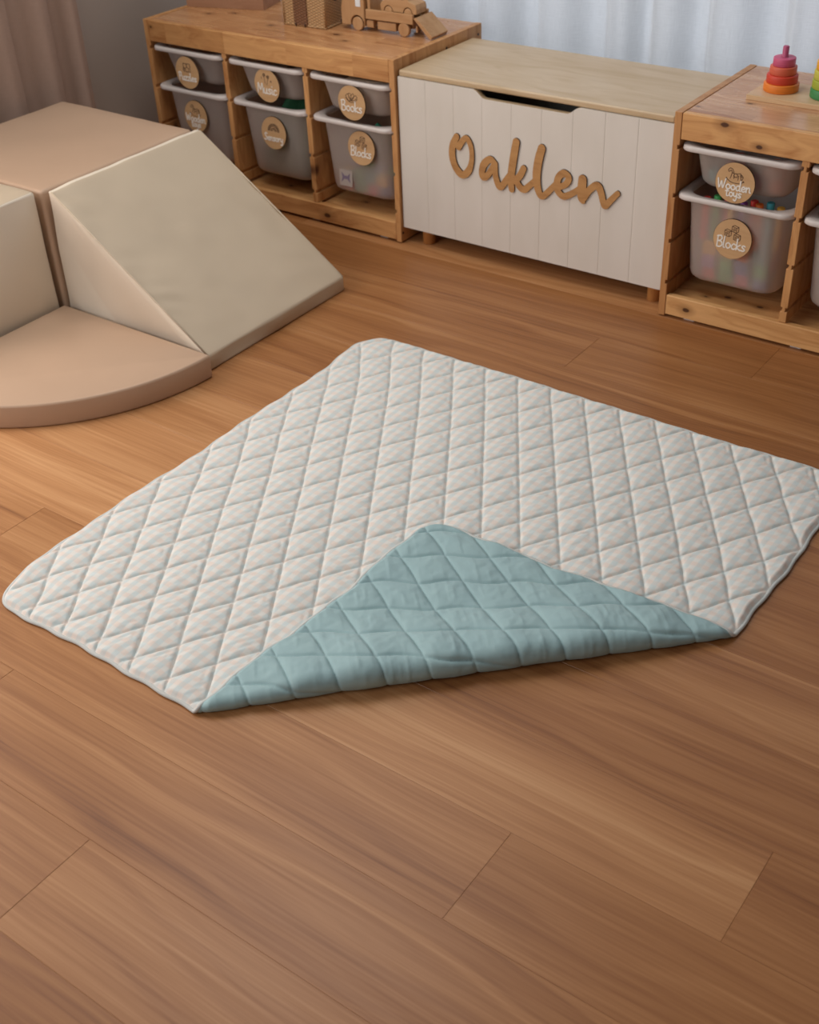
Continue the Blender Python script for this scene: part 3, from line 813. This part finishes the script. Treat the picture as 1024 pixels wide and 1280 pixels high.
def make_tray(unit, col, zr, zb, wt, wb, word, icon, label, tagx=0.0, tagz=None, name='storage_tub', flip=True):
    ux, uy, _ = unit.location
    cx = ux + TH + CW / 2 + col * (CW + TH)
    t = thing(name, label, 'storage tub', (cx, uy, 0))
    Wr, Dr = CW - .0024, .408
    y0 = -.006; cy = y0 + Dr / 2
    h = zr - zb
    # body: outer and inner skins in one closed shell
    dt, db = .372, .340
    th = .0018
    def sec(z, w, d, r): return (z, w, d, r, cy + .002)
    outer = [sec(zb, wb - .05, db - .05, .03), sec(zb + .005, wb - .024, db - .024, .038), sec(zb + .013, wb - .007, db - .007, .044), sec(zb + .024, wb, db, .047)]
    for k in (.25, .5, .75, 1.0):
        outer.append(sec(zb + .024 + (h - .038) * k, wb + (wt - wb) * k, db + (dt - db) * k, .048))
    inner = [sec(z, w - 2 * th, d - 2 * th, r - th) for z, w, d, r, _ in reversed(outer)]
    inner[-1] = sec(zb + th, wb - .054, db - .054, .028)
    loft('tub_body', outer + inner, M['frost'], t)
    zt = zr
    rim = [sec(zt - .0135, wt - .003, dt - .003, .046), sec(zt - .0135, wt + .004, dt + .004, .05), sec(zt - .0075, wt + .008, dt + .010, .05), sec(zt - .0075, Wr - .004, Dr - .003, .03), sec(zt - .012, Wr - .002, Dr - .001, .03), sec(zt - .0115, Wr, Dr, .031), sec(zt - .003, Wr, Dr, .031),
           sec(zt, Wr - .005, Dr - .005, .03), sec(zt - .0005, wt + .006, dt + .004, .055), sec(zt - .004, wt - .002, dt - .004, .05), sec(zt - .013, wt - .0034, dt - .0034, .046)]
    rim.append(rim[0])
    loft('tub_rim', rim, M['rim'], t, False, False)
    if word:
        yf = cy + .002 - dt / 2 - .0032
        tz = tagz if tagz is not None else (zr - .062)
        slope = math.atan2((dt - db) / 2, h - .02)
        if zr > .4: yf -= .010; slope = .0
        else: yf += .0
        rT = .0485
        d = bpy.data.objects.new('name_tag', None)
        bm_d = lathe('name_tag', [(0, -.0035), (rT - .0006, -.0035), (rT, -.003), (rT, 0), (0, 0)], [M['tag_wood'], M['burnt']], t, 48, 'y', False, (0, 0, 0))
        bpy.data.objects.remove(d)
        for p_ in bm_d.data.polygons:
            if abs(p_.normal.y) < .8: p_.material_index = 1
        bm_d.location = (tagx, yf, tz); bm_d.rotation_euler = (-slope, 0, 0)
        lines = word.split('|')
        st = []
        if len(lines) == 1:
            q, k = text_strokes(lines[0], min(.074, .0135 * len(lines[0]) + .012), 0, -.0235); st += q
        else:
            q, k = text_strokes(lines[0], .082, 0, -.0165); st += q
            q, k = text_strokes(lines[1], .040, 0, -.0325); st += q
        l = ribbons('lettering', st, .00145, .0012, M['white_letter'], bm_d); l.location = (0, -.0035, 0)
        ic = ribbons('engraving', ICON[icon], .00075, .0003, M['engrave'], bm_d); ic.location = (0, -.0035, .003)
        tag(bm_d, 'round plywood tag'); tag(l, 'white handwriting'); tag(ic, 'burnt pictogram')
    return t, cx, uy + cy

ZR_S, ZB_S, ZR_L, ZB_L = .4455, .340, .3275, .098
T = {}
def tr(key, unit, col, small, word, icon, label, tagx, tagz):
    if small: T[key] = make_tray(unit, col, ZR_S, ZB_S, .246, .226, word, icon, label, tagx, tagz)
    else: T[key] = make_tray(unit, col, ZR_L, ZB_L, .256, .238, word, icon, label, tagx, tagz)
tr('puzzles', UL, 0, True, 'Puzzles', 'puzzle', 'shallow frosted storage tub whose round tag reads Puzzles', .000, .382)
tr('wooden_l', UL, 0, False, 'Wooden|toys', 'horse', 'tall frosted tub below the Puzzles tub, half hidden by foam', .000, .246)
tr('music', UL, 1, True, 'Music', 'maracas', 'shallow frosted storage tub whose round tag reads Music', .012, .389)
tr('sensory', UL, 1, False, 'Sensory', 'rainbow', 'tall frosted tub with a rainbow on its round tag', .010, .246)
tr('books', UL, 2, True, 'Books', 'books', 'shallow frosted storage tub whose round tag reads Books', .014, .385)
tr('blocks_l', UL, 2, False, 'Blocks', 'blocks', 'tall frosted tub tagged Blocks directly under the Books tub', .030, .256)
tr('wooden_r', UR, 0, True, 'Wooden|toys', 'horse', 'shallow frosted tub with readable Wooden toys tag below the stacking rings', .000, .380)
tr('blocks_r', UR, 0, False, 'Blocks', 'blocks', 'tall frosted tub tagged Blocks showing the most coloured pieces', .006, .240)
tr('plain_s', UR, 1, True, '', '', 'shallow frosted tub cut off by the frame edge, upper of the untagged pair', 0, None)
tr('plain_l', UR, 1, False, '', '', 'tall frosted tub cut off by the frame edge, lower of the untagged pair', 0, None)
# pale card stuck to the lower corner of the left Blocks tub
tt_ = T['blocks_l'][0]
cd = box('sticker', -.024, .024, -.0006, 0, -.026, .026, plain('sticker_paper', c4(.42, .36, .32), .6), tt_, bev=.0002, seg=1)
cd.location = (-.048, .0252, .152); cd.rotation_euler = (-.055, 0, -.0)
bw = mesh_obj('printed_bow', [(x, 0, z) for x, z in [(-.016, .014), (-.004, .003), (0, .006), (.004, .003), (.016, .014), (.013, -.002), (.017, -.016), (.004, -.004), (0, -.007), (-.004, -.004), (-.017, -.016), (-.013, -.002)]] + [(x, .0004, z) for x, z in [(-.016, .014), (-.004, .003), (0, .006), (.004, .003), (.016, .014), (.013, -.002), (.017, -.016), (.004, -.004), (0, -.007), (-.004, -.004), (-.017, -.016), (-.013, -.002)]],
     [tuple(range(12))[::-1], tuple(range(12, 24))] + [(i, (i + 1) % 12, 12 + (i + 1) % 12, 12 + i) for i in range(12)], plain('sticker_print', c4(.20, .15, .22), .6), cd)
bw.location = (0, -.0011, 0)

# ---- contents of the tubs
PAL = [c4(.75, .04, .03), c4(.05, .13, .50), c4(.85, .50, .06), c4(.08, .48, .14), c4(.85, .20, .03), c4(.30, .10, .48), c4(.75, .10, .20), c4(.04, .36, .45)]
PM = [plain('painted_wood', c_, .45) for c_ in PAL]
bm = bmesh.new(); add_box(bm, -.0165, .0165, -.0165, .0165, 0, .033, .0025, 2)
proto = bm_obj('toy_block', bm, PM[0], None)
first = [True]
def put_block(x, y, z, rz, mi, label, group, s=1.0):
    if first[0]: o = proto; first[0] = False
    else:
        o = proto.copy(); COL.objects.link(o)
    if mi: 
        o.data = o.data.copy(); o.data.materials[0] = PM[mi]
    o.location = (x, y, z); o.rotation_euler = (0, 0, rz); o.scale = (s, s, s)
    return tag(o, label, 'toy block', group)
def fill_blocks(key, nx, ny, levels, label, group, z0, cell=.043):
    t, cx, cy = T[key]; rr = random.Random(hash(key) % 97 if False else len(key))
    for k in range(levels):
        for j in range(ny):
            for i in range(nx):
                x = cx + (i - (nx - 1) / 2) * cell + rr.uniform(-.002, .002)
                y = cy - (.121 if k == 0 else .134) + j * cell + rr.uniform(-.002, .002)
                put_block(x, y, z0 + k * .0345, rr.uniform(-.18, .18), rr.randrange(len(PM)), label, group)
fill_blocks('blocks_r', 4, 3, 3, 'coloured toy block in the frosted Blocks tub below the stacking rings', 'blocks in the tub below the stacking rings', .1003)
fill_blocks('blocks_l', 4, 2, 2, 'coloured toy block in the frosted Blocks tub under the Books tub', 'blocks in the tub under the Books tub', .1003)
# long pegs and rods that fill the right Blocks tub up to its rim
t, cx, cy = T['blocks_r']
for i in range(9):
    hgt = .105 + .004 * ((i * 5) % 4)
    x = cx - .088 + .022 * i; y = cy - .140 + .012 * (i % 3)
    o = lathe('building_rod', [(0, 0), (.008, 0), (.0095, .0015), (.0095, hgt - .002), (.008, hgt), (0, hgt)], PM[(i * 3 + (i // 3)) % len(PM)], None, 16)
    o.location = (x, y, .2045)
    tag(o, 'coloured building rod standing at the brim of the tub below the stacking rings', 'toy', 'rods in the tub below the stacking rings')
# right Wooden toys tub: coloured balls and pegs
t, cx, cy = T['wooden_r']
for i, (dx, dy, c_) in enumerate([(-.075, -.13, 7), (-.03, -.125, 3), (.02, -.13, 5), (.070, -.128, 4), (-.05, -.07, 0), (.045, -.07, 4)]):
    r = .030 if i > 3 else .021
    o = lathe('toy_ball', [(r * math.sin(a), r - r * math.cos(a)) for a in np.linspace(0, math.pi, 13)], PM[c_], None, 24)
    o.location = (cx + dx, cy + dy, .343)
    tag(o, 'painted wooden ball in the shallow Wooden toys tub', 'toy ball', 'balls in the Wooden toys tub')
# books
t, cx, cy = T['books']
bc = [c4(.62, .50, .36), c4(.30, .12, .07), c4(.55, .42, .30)]
pg = plain('paper', c4(.72, .64, .52), .8)
for i, (dx, dy, rz, l) in enumerate([(-.010, -.02, .10, 'beige picture book lying topmost in the Books tub'), (.012, -.01, -.08, 'brown picture book in the middle of the pile in the Books tub'), (.0, .0, .04, 'buff picture book lowest in the Books tub')]):
    z = .3425 + (2 - i) * .0275
    b = thing('picture_book', l, 'book', (cx + dx, cy + dy, z), rz)
    cm = plain('book_cover', bc[i], .5)
    hw = (.060, .066, .070)[i]
    box('cover', -hw, hw, -.10, .10, 0, .0022, cm, b, .0006, 1); box('cover', -hw, hw, -.10, .10, .0248, .0270, cm, b, .0006, 1)
    box('pages', -hw + .003, hw - .002, -.097, .097, .0023, .0247, pg, b, .0004, 1); box('spine', -hw - .0022, -hw - .0001, -.10, .10, 0, .027, cm, b, .0006, 1)
# puzzle boards, maracas, green cloth
t, cx, cy = T['puzzles']
for i in range(3):
    o = box('puzzle_board', -.068, .068, -.09, .09, 0, .010, M['box_wood'], None, .002)
    o.location = (cx + (i - 1) * .004, cy, .3425 + .0116 * i); o.rotation_euler = (0, 0, (i - 1) * .03)
    tag(o, 'brown wooden puzzle board stacked in the shallow Puzzles tub', 'puzzle', 'boards in the Puzzles tub')
t, cx, cy = T['music']
for i, dx in enumerate((-.045, .045)):
    m_ = thing('maraca', ['brown wooden maraca in the Music tub, nearer the Puzzles tub', 'brown wooden maraca in the Music tub, nearer the Books tub'][i], 'maraca', (cx + dx, cy - .06, .368), 0.1 * (i - .5))
    lathe('rattle', [(.026 * math.sin(a) + 0, .03 - .03 * math.cos(a)) for a in np.linspace(0, math.pi, 13)], M['burnt'], m_, 20, 'y')
    lathe('handle', [(0, .058), (.006, .058), (.007, .10), (.008, .16), (.005, .168), (0, .168)], M['beech'], m_, 14, 'y')
def cloth_heap(name, cx, cy, z0, w, d, h, col, label, cat, seed):
    n = 40; s = np.linspace(-1, 1, n + 1); X, Y = np.meshgrid(s, s)
    prof = np.clip(1 - np.maximum(np.abs(X), np.abs(Y)) ** 4, 0, 1)
    Z = z0 + prof * (h + .016 * vnoise(X * 3.2 + 5, Y * 3.2 + 5, seed) + .010 * vnoise(X * 7, Y * 7, seed + 2))
    V = np.stack([cx + X * w, cy + Y * d, Z], -1).reshape(-1, 3)
    idx = np.arange((n + 1) ** 2).reshape(n + 1, n + 1)
    F = np.stack([idx[:-1, :-1], idx[:-1, 1:], idx[1:, 1:], idx[1:, :-1]], -1).reshape(-1, 4)
    o = mesh_obj(name, V, F, plain('cloth', col, .85), None, True)
    md = o.modifiers.new('thick', 'SOLIDIFY'); md.thickness = .002
    return tag(o, label, cat)
t, cx, cy = T['sensory']
cloth_heap('play_cloth', cx, cy, .104, .088, .135, .207, c4(.02, .12, .055), 'dark green play cloth bunched in the tub under the Music tub', 'cloth', 3)
t, cx, cy = T['blocks_l']
rb = tube('toy_strap', [(cx + .02, cy - .06, .2), (cx + .03, cy - .10, .26), (cx + .04, cy - .135, .30), (cx + .062, cy - .150, .318), (cx + .085, cy - .150, .300), (cx + .09, cy - .12, .24), (cx + .085, cy - .08, .19)], .006, plain('green_strap', c4(.02, .16, .10), .5), None, 10)
tag(rb, 'dark green toy strap looping up in the tub under the Books tub', 'toy')

# ------------------------------------------------------------------ toy chest
ch = thing('toy_chest', 'white tongue-and-groove toy chest with pale wood lid and the name Oaklen', 'chest', (.9555, .010, 0))
CWd, CD, CZ0, CZ1 = .812, .355, .049, .4755
# front: boards with V grooves and a hand cut-out in the top edge
NB = 9; bw_ = CWd / NB
def top_z(x):
    a0, a1, a2, a3 = .2445, .2795, .5215, .5590
    if x <= a0 or x >= a3: return CZ1
    if x < a1: return CZ1 - .0195 * (0.5 - .5 * math.cos(math.pi * (x - a0) / (a1 - a0)))
    if x > a2: return CZ1 - .0195 * (0.5 - .5 * math.cos(math.pi * (a3 - x) / (a3 - a2)))
    return CZ1 - .0195
xs = [0.0]
for i in range(1, NB): xs += [i * bw_ - .0020, i * bw_, i * bw_ + .0020]
xs.append(CWd)
xs = sorted(set([round(x, 5) for x in xs] + [round(x, 5) for x in np.linspace(.2445, .5590, 46)]))
gv = {round(i * bw_, 5) for i in range(1, NB)}
V, F, mi = [], [], []
for x in xs:
    d_ = .0010 if round(x, 5) in gv else 0.0
    z = top_z(x)
    V += [(x, d_, CZ0), (x, d_, z), (x, .0155, CZ0), (x, .0155, z)]
for i in range(len(xs) - 1):
    a = 4 * i; b = a + 4
    F += [(a, b, b + 1, a + 1), (a + 2, a + 3, b + 3, b + 2), (a + 1, b + 1, b + 3, a + 3), (a, a + 2, b + 2, b)]
    cut = .2445 < (xs[i] + xs[i + 1]) / 2 < .559
    mi += [0, 0, 1 if cut else 0, 0]
F += [(0, 1, 3, 2), (len(V) - 4, len(V) - 2, len(V) - 1, len(V) - 3)]; mi += [0, 0]
fp = mesh_obj('front_panel', V, F, [M['white_paint'], M['birch']], ch, False, mi)
box('side_panel', 0, .0155, .016, CD, CZ0, CZ1, M['white_paint'], ch); box('side_panel', CWd - .0155, CWd, .016, CD, CZ0, CZ1, M['white_paint'], ch)
box('back_panel', .016, CWd - .016, CD - .0155, CD, CZ0, CZ1, M['white_paint'], ch)
box('bottom_panel', .016, CWd - .016, .016, CD - .016, CZ0, CZ0 + .012, M['white_paint'], ch)
box('lid', .002, CWd - .001, .003, CD + .008, CZ1 + .0008, CZ1 + .0175, M['birch'], ch, bev=.0045, seg=3)
for x in (.062, CWd - .032):
    for y in (.038, CD - .045):
        lathe('leg', [(0, 0), (.0165, 0), (.018, .002), (.0185, CZ0), (0, CZ0)], M['leg_wood'], ch, 28, 'z', True, (x, y, 0))

# cut-out name in joined script: signed-distance union of tapered strokes
OAK = {'O': [[(1.1474, 0.3451, 0.0099), (1.1351, 0.3215, 0.011), (1.1319, 0.2932, 0.0116), (1.1393, 0.2664, 0.0116), (1.1545, 0.248, 0.0122), (1.1677, 0.2439, 0.011), (1.1844, 0.2576, 0.011), (1.1939, 0.2817, 0.0087), (1.1958, 0.307, 0.0081), (1.1912, 0.331, 0.0087), (1.1791, 0.3465, 0.0087), (1.1659, 0.3363, 0.0093), (1.1535, 0.3186, 0.0105)]],
 'aklen': [[(1.2687, 0.2923, 0.0093), (1.2543, 0.3021, 0.0102), (1.2351, 0.2863, 0.0116), (1.2275, 0.2627, 0.0105), (1.2323, 0.2496, 0.0105), (1.2463, 0.2577, 0.0099), (1.2607, 0.2798, 0.0087), (1.2687, 0.2923, 0.0093)], [(1.2687, 0.2923, 0.0099), (1.2704, 0.2622, 0.0099), (1.2801, 0.2361, 0.0105), (1.2891, 0.2336, 0.0099), (1.3023, 0.2514, 0.0099), (1.3148, 0.2703, 0.0087)], [(1.3339, 0.3615, 0.0116), (1.3282, 0.33, 0.0122), (1.3209, 0.2825, 0.0122), (1.3191, 0.2546, 0.0116), (1.3215, 0.2328, 0.0099)], [(1.3575, 0.2957, 0.0099), (1.3461, 0.2734, 0.0105), (1.3307, 0.2595, 0.0099)], [(1.3322, 0.2625, 0.0099), (1.3466, 0.2445, 0.0105), (1.3608, 0.2397, 0.0105), (1.3776, 0.2545, 0.0093), (1.3942, 0.2713, 0.0087)], [(1.4106, 0.3581, 0.0122), (1.4023, 0.3275, 0.0131), (1.3972, 0.2889, 0.0131), (1.3995, 0.2593, 0.0122), (1.4078, 0.2362, 0.0105), (1.4172, 0.2319, 0.0093), (1.4291, 0.243, 0.0093), (1.4468, 0.2628, 0.0087), (1.4584, 0.2759, 0.0087)], [(1.4603, 0.264, 0.0087), (1.4824, 0.2755, 0.0093), (1.4922, 0.2903, 0.0099), (1.4897, 0.3005, 0.0099), (1.4767, 0.3051, 0.0105), (1.4632, 0.2929, 0.0105), (1.4585, 0.2732, 0.011), (1.4622, 0.2549, 0.0105), (1.4777, 0.2437, 0.0099), (1.4954, 0.2509, 0.0093), (1.5127, 0.2632, 0.0087), (1.5227, 0.2719, 0.0081)], [(1.5323, 0.2991, 0.0131), (1.5315, 0.2736, 0.014), (1.5311, 0.2519, 0.0122), (1.536, 0.2421, 0.0081)], [(1.5387, 0.2521, 0.0099), (1.5534, 0.2751, 0.0099), (1.5695, 0.2896, 0.0105), (1.5794, 0.288, 0.011), (1.5879, 0.271, 0.0105), (1.5941, 0.2508, 0.0099), (1.6004, 0.2427, 0.0099), (1.6125, 0.2572, 0.0093), (1.6327, 0.2808, 0.0081)]]}
def sdf_plate(name, strokes, t, mats, parent, ox, rs=1.0, cell=.0011):
    segs = []
    for q in strokes:
        c = crom(q, 4)
        for a, b in zip(c, c[1:]): segs.append((a, b))
    A = np.array([s[0] for s in segs]); B = np.array([s[1] for s in segs])
    x0, x1 = A[:, 0].min() - .018, A[:, 0].max() + .018; z0, z1 = A[:, 1].min() - .018, A[:, 1].max() + .018
    nx, nz = int((x1 - x0) / cell), int((z1 - z0) / cell)
    gx = x0 + np.arange(nx + 1) * cell; gz = z0 + np.arange(nz + 1) * cell
    X, Z = np.meshgrid(gx, gz, indexing='ij'); Dm = np.full(X.shape, 9.0)
    for a, b in zip(A, B):
        dx, dz = b[0] - a[0], b[1] - a[1]; L2 = dx * dx + dz * dz + 1e-12
        tt = np.clip(((X - a[0]) * dx + (Z - a[1]) * dz) / L2, 0, 1)
        Dm = np.minimum(Dm, np.hypot(X - a[0] - tt * dx, Z - a[1] - tt * dz) - rs * (a[2] + tt * (b[2] - a[2])))
    V, F, MI, key = [], [], [], {}
    def vert(k, x, z, y):
        kk = (k, y)
        if kk not in key: key[kk] = len(V); V.append((x - ox, y, z))
        return key[kk]
    for i in range(nx):
        for j in range(nz):
            cs = [(i, j), (i + 1, j), (i + 1, j + 1), (i, j + 1)]
            dv = [Dm[c_] for c_ in cs]
            if min(dv) >= 0: continue
            poly = []
            for k in range(4):
                c0, c1 = cs[k], cs[(k + 1) % 4]; d0, d1 = dv[k], dv[(k + 1) % 4]
                if d0 < 0: poly.append((('g',) + c0, gx[c0[0]], gz[c0[1]], False))
                if (d0 < 0) != (d1 < 0):
                    f_ = d0 / (d0 - d1); e = tuple(sorted((c0, c1)))
                    poly.append((('e',) + e, gx[c0[0]] + f_ * (gx[c1[0]] - gx[c0[0]]), gz[c0[1]] + f_ * (gz[c1[1]] - gz[c0[1]]), True))
            if len(poly) < 3: continue
            F.append(tuple(vert(p_[0], p_[1], p_[2], -t) for p_ in poly)); MI.append(0)
            for a, b in zip(poly, poly[1:] + poly[:1]):
                if a[3] and b[3]:
                    F.append((vert(a[0], a[1], a[2], -t), vert(a[0], a[1], a[2], 0.0), vert(b[0], b[1], b[2], 0.0), vert(b[0], b[1], b[2], -t))); MI.append(1)
    return mesh_obj(name, V, F, mats, parent, False, MI)
for nm, k in (('letter', 'O'), ('joined_letters', 'aklen')):
    o = sdf_plate(nm, OAK[k], .0045, [M['letter_wood'], M['burnt']], ch, .9555, .90)
    tag(o, 'cut wood lettering'); o.location = (0, -.0001, 0)

# ------------------------------------------------------------------ stacking toy on the right unit
TB = H - .0012
sb = thing('stacking_board', 'pale wooden stacking board with pegs on the right storage frame', 'toy', (1.888, .131, TB))
box('base', 0, .235, 0, .140, 0, .012, M['stack_wood'], sb, .0015)
PG = plain('pink_peg', c4(.42, .07, .16), .5)
def stain(name, col):
    N = NT(name); tc = N.n('TexCoord').outputs['Object']
    g = N.noise(N.scalevec(tc, (20, 20, 260)), 1, 2)
    return N.done(N.bsdf(N.mix(N.maprange(g, .3, .7), tuple(.82 * x for x in col[:3]) + (1,), col), .5))
for i, (px_, h_) in enumerate(((.056, .113), (.170, .068))):
    lathe('peg', [(0, .0118), (.0072, .0118), (.0072, h_ - .002), (.0055, h_), (0, h_)], PG, sb, 20, 'z', True, (px_, .070, 0))
def ring(x, y, z, r, h, col, label, group):
    b_ = .002
    o = lathe('stacking_ring', [(.0082, 0), (r - b_, 0), (r - .0005, .0008), (r, b_), (r, h - b_), (r - .0005, h - .0008), (r - b_, h), (.0092, h), (.0082, h - .001), (.0082, 0)], stain('stained_wood', col), None, 48)
    o.location = (x, y, z); tag(o, label, 'toy ring', group)
g1_ = 'warm stacking rings under the pink peg'; g2_ = 'green and yellow stacking rings'
zz = TB + .0122
for r, h, c_, l in ((.0410, .0188, c4(.80, .22, .025), 'orange wooden ring, widest at the base of the warm stack'),
                    (.0362, .0188, c4(.62, .055, .025), 'red wooden ring between the orange and coral rings'),
                    (.0312, .0188, c4(.66, .125, .065), 'coral wooden ring between the red and pink rings'),
                    (.0258, .0188, c4(.58, .095, .20), 'pink wooden ring at the top of the warm stack')):
    ring(1.944, .201, zz, r, h, c_, l, g1_); zz += h + .0002
zz = TB + .0122
for r, h, c_, l in ((.0415, .0205, c4(.05, .26, .085), 'green wooden ring at the base beside the warm stack'),
                    (.0395, .0205, c4(.36, .42, .045), 'olive green wooden ring resting on the green ring'),
                    (.0378, .0205, c4(.55, .53, .085), 'lime yellow wooden ring below the amber ring'),
                    (.0352, .0205, c4(.78, .40, .035), 'amber wooden ring topmost beside the pink peg stack')):
    ring(2.058, .201, zz, r, h, c_, l, g2_); zz += h + .0002

# ------------------------------------------------------------------ toys on the left unit
bx = thing('wooden_box', 'plain brown wooden box at the back corner of the storage frame', 'box', (.013, .180, TB), .272)
for (a, b, c_, d) in ((0, .268, 0, .010), (0, .268, .110, .120), (0, .010, .0102, .1098), (.258, .268, .0102, .1098)):
    box('side_wall', a, b, c_, d, 0, .15, M['box_wood'], bx, .001)
box('bottom', .0102, .2578, .0102, .1098, .0, .008, M['box_wood'], bx, .001)

hs = thing('rattan_playhouse', 'woven rattan play house with a dark woven door beside the truck', 'toy house', (.437, .156, TB), .05)
Wh, Dh, Hh = .152, .120, .150
prism('wall', [(0, 0), (Wh, 0), (Wh, Hh), (Wh / 2, Hh + .07), (0, Hh)], 'y', 0, Dh, M['rattan'], hs, .003)
box('door', .040, .088, -.004, .0005, .004, .105, M['rattan_dark'], hs, .0015)
for xx in (.046, .080):
    tube('door_tie', [(xx, -.0035, .001), (xx, -.0065, .006), (xx, -.0035, .011)], .0018, M['burnt'], hs, 8)
for (xa, ya) in ((.0015, .0015), (Wh - .0015, .0015), (Wh - .0015, Dh - .0015)):
    tube('corner_cane', [(xa, ya, .001), (xa, ya, Hh)], .0042, M['rattan'], hs, 10)
tube('base_cane', [(0, 0, .0035), (Wh, 0, .0035), (Wh, Dh, .0035), (0, Dh, .0035)], .0035, M['rattan'], hs, 10, True)
lathe('window', [(0, -.0015), (.016, -.0015), (.016, .0012), (0, .0012)], M['dark_in'], hs, 24, 'x', False, (Wh, .055, .085))
prism('roof', [(-.014, Hh - .008), (Wh / 2, Hh + .078), (Wh + .003, Hh - .004), (Wh + .001, Hh - .009), (Wh / 2, Hh + .071), (-.010, Hh - .012)], 'y', -.014, Dh + .014, M['rattan_dark'], hs, .001)

def wheel(parent, x, y, z, r, w, mat=None):
    return lathe('wheel', [(0, -w / 2), (r - .002, -w / 2), (r, -w / 2 + .002), (r, w / 2 - .002), (r - .002, w / 2), (0, w / 2)], mat or M['beech_z'], parent, 28, 'y', True, (x, y, z))
# transporter truck: x runs from the cab to the ramp; wheels touch the board
tk = thing('toy_truck', 'wooden toy car transporter with lowered ramp and a car on its bed', 'toy truck', (.652, .198, TB), .03)
Lb = .085
def cab():
    pts = [(-.030, .014), (-.030, .060), (-.020, .105), (.052, .105), (.052, .014), (.046, .014)]
    pts += [(.026 + .0235 * math.cos(a), .019 + .0235 * math.sin(a)) for a in np.linspace(-.2, math.pi + .2, 14)]
    return pts
cb_ = prism('cab', cab(), 'y', .0, Lb, M['beech_z'], tk, .0015, 1)
wpn = box('cab_window', .022, .040, -.0006, .004, .066, .094, plain('pale_window', c4(.75, .78, .80), .15), tk, .001)
box('cab_window', .022, .040, Lb - .004, Lb + .0006, .066, .094, plain('pale_window', c4(.75, .78, .80), .15), tk, .001)
box('bumper', -.038, -.0305, .004, Lb - .004, .016, .026, M['burnt'], tk, .001)
box('chassis', .053, .205, .022, Lb - .022, .018, .034, M['beech'], tk, .001)
box('bed', .056, .215, .010, Lb - .010, .038, .048, M['beech'], tk, .001)
box('bed_side', .056, .218, .0, .0095, .036, .062, M['beech'], tk, .0015); box('bed_side', .056, .218, Lb - .0095, Lb, .036, .062, M['beech'], tk, .0015)
box('fuel_tank', .056, .080, .004, .021, .012, .032, M['beech'], tk, .002); box('fuel_tank', .094, .158, .004, .021, .010, .032, M['beech'], tk, .002)
box('bed_wall', .0565, .066, .0105, Lb - .0105, .0485, .112, M['beech_z'], tk, .001)
for x in (.026, .186):
    for y in (.006, Lb - .006): wheel(tk, x, y, .019, .019, .012)
rp = prism('ramp', [(.219, .052), (.228, .056), (.282, .0095), (.276, .0005), (.268, .004)], 'y', .002, Lb - .002, M['beech'], tk, .001, 1)
box('ramp_peg', .219, .224, .014, .022, .012, .03, M['beech_z'], tk, .001)
# little car on the bed
cr = thing('toy_car', 'small rounded wooden toy car parked on the transporter bed', 'toy car', (.755, .212, TB + .0482), .03)
def body():
    pts = [(0, .012), (-.002, .030), (.008, .042), (.028, .046), (.040, .066), (.082, .066), (.096, .045), (.118, .038), (.122, .026), (.120, .012), (.108, .012)]
    for cx_ in (.092, .026):
        pts += [(cx_ + .0155 * math.cos(a), .0135 + .0155 * math.sin(a)) for a in np.linspace(.0, math.pi, 10)]
    return pts
prism('car_body', body(), 'y', 0, .052, M['beech'], cr, .0016, 2)
for x in (.026, .092):
    for y in (.005, .047): wheel(cr, x, y, .0135, .0132, .011)
box('car_window', .046, .062, -.0005, .003, .048, .060, M['burnt'], cr, .0008); box('car_window', .066, .080, -.0005, .003, .048, .060, M['burnt'], cr, .0008)

# ------------------------------------------------------------------ light
def area(name, loc, rot, sx, sy, power, col):
    l = bpy.data.lights.new(name, 'AREA'); l.shape = 'RECTANGLE'; l.size = sx; l.size_y = sy; l.energy = power; l.color = col
    o = bpy.data.objects.new(name, l); COL.objects.link(o); o.location = loc; o.rotation_euler = rot; return o
area('window_daylight_left', (LWX - .10, -2.04, 1.40), (0, math.radians(-90), 0), 1.85, 1.45, 50, (1.0, .89, .82))
area('window_daylight_back', (2.175, 1.15, 1.25), (math.radians(-90), 0, 0), 4.4, 2.5, 35.5, (.84, .97, 1.17))
area('added_overhead_fill', (.85, -.75, 2.5), (0, 0, 0), 1.4, 1.4, 27, (1.0, 1.0, .97))  # added soft fill from above, stands for no known fitting
area('added_front_fill', (0.6, -4.4, 2.0), (math.radians(65), 0, math.radians(-10)), 2.0, 1.6, 41, (1.0, 1.0, 1.02))  # added fill from behind the camera
wd = bpy.data.worlds.new('world'); SC.world = wd; wd.use_nodes = True
bg = wd.node_tree.nodes['Background']; bg.inputs[0].default_value = (1.0, .94, .90, 1); bg.inputs[1].default_value = .12

SC.view_settings.view_transform = 'Standard'
SC.view_settings.look = 'None'
SC.view_settings.exposure = 0.0
SC.view_settings.gamma = 1.0
SC.view_settings.use_curve_mapping = False
SC.cycles.use_denoising = True
SC.cycles.max_bounces = 10
SC.cycles.transparent_max_bounces = 12
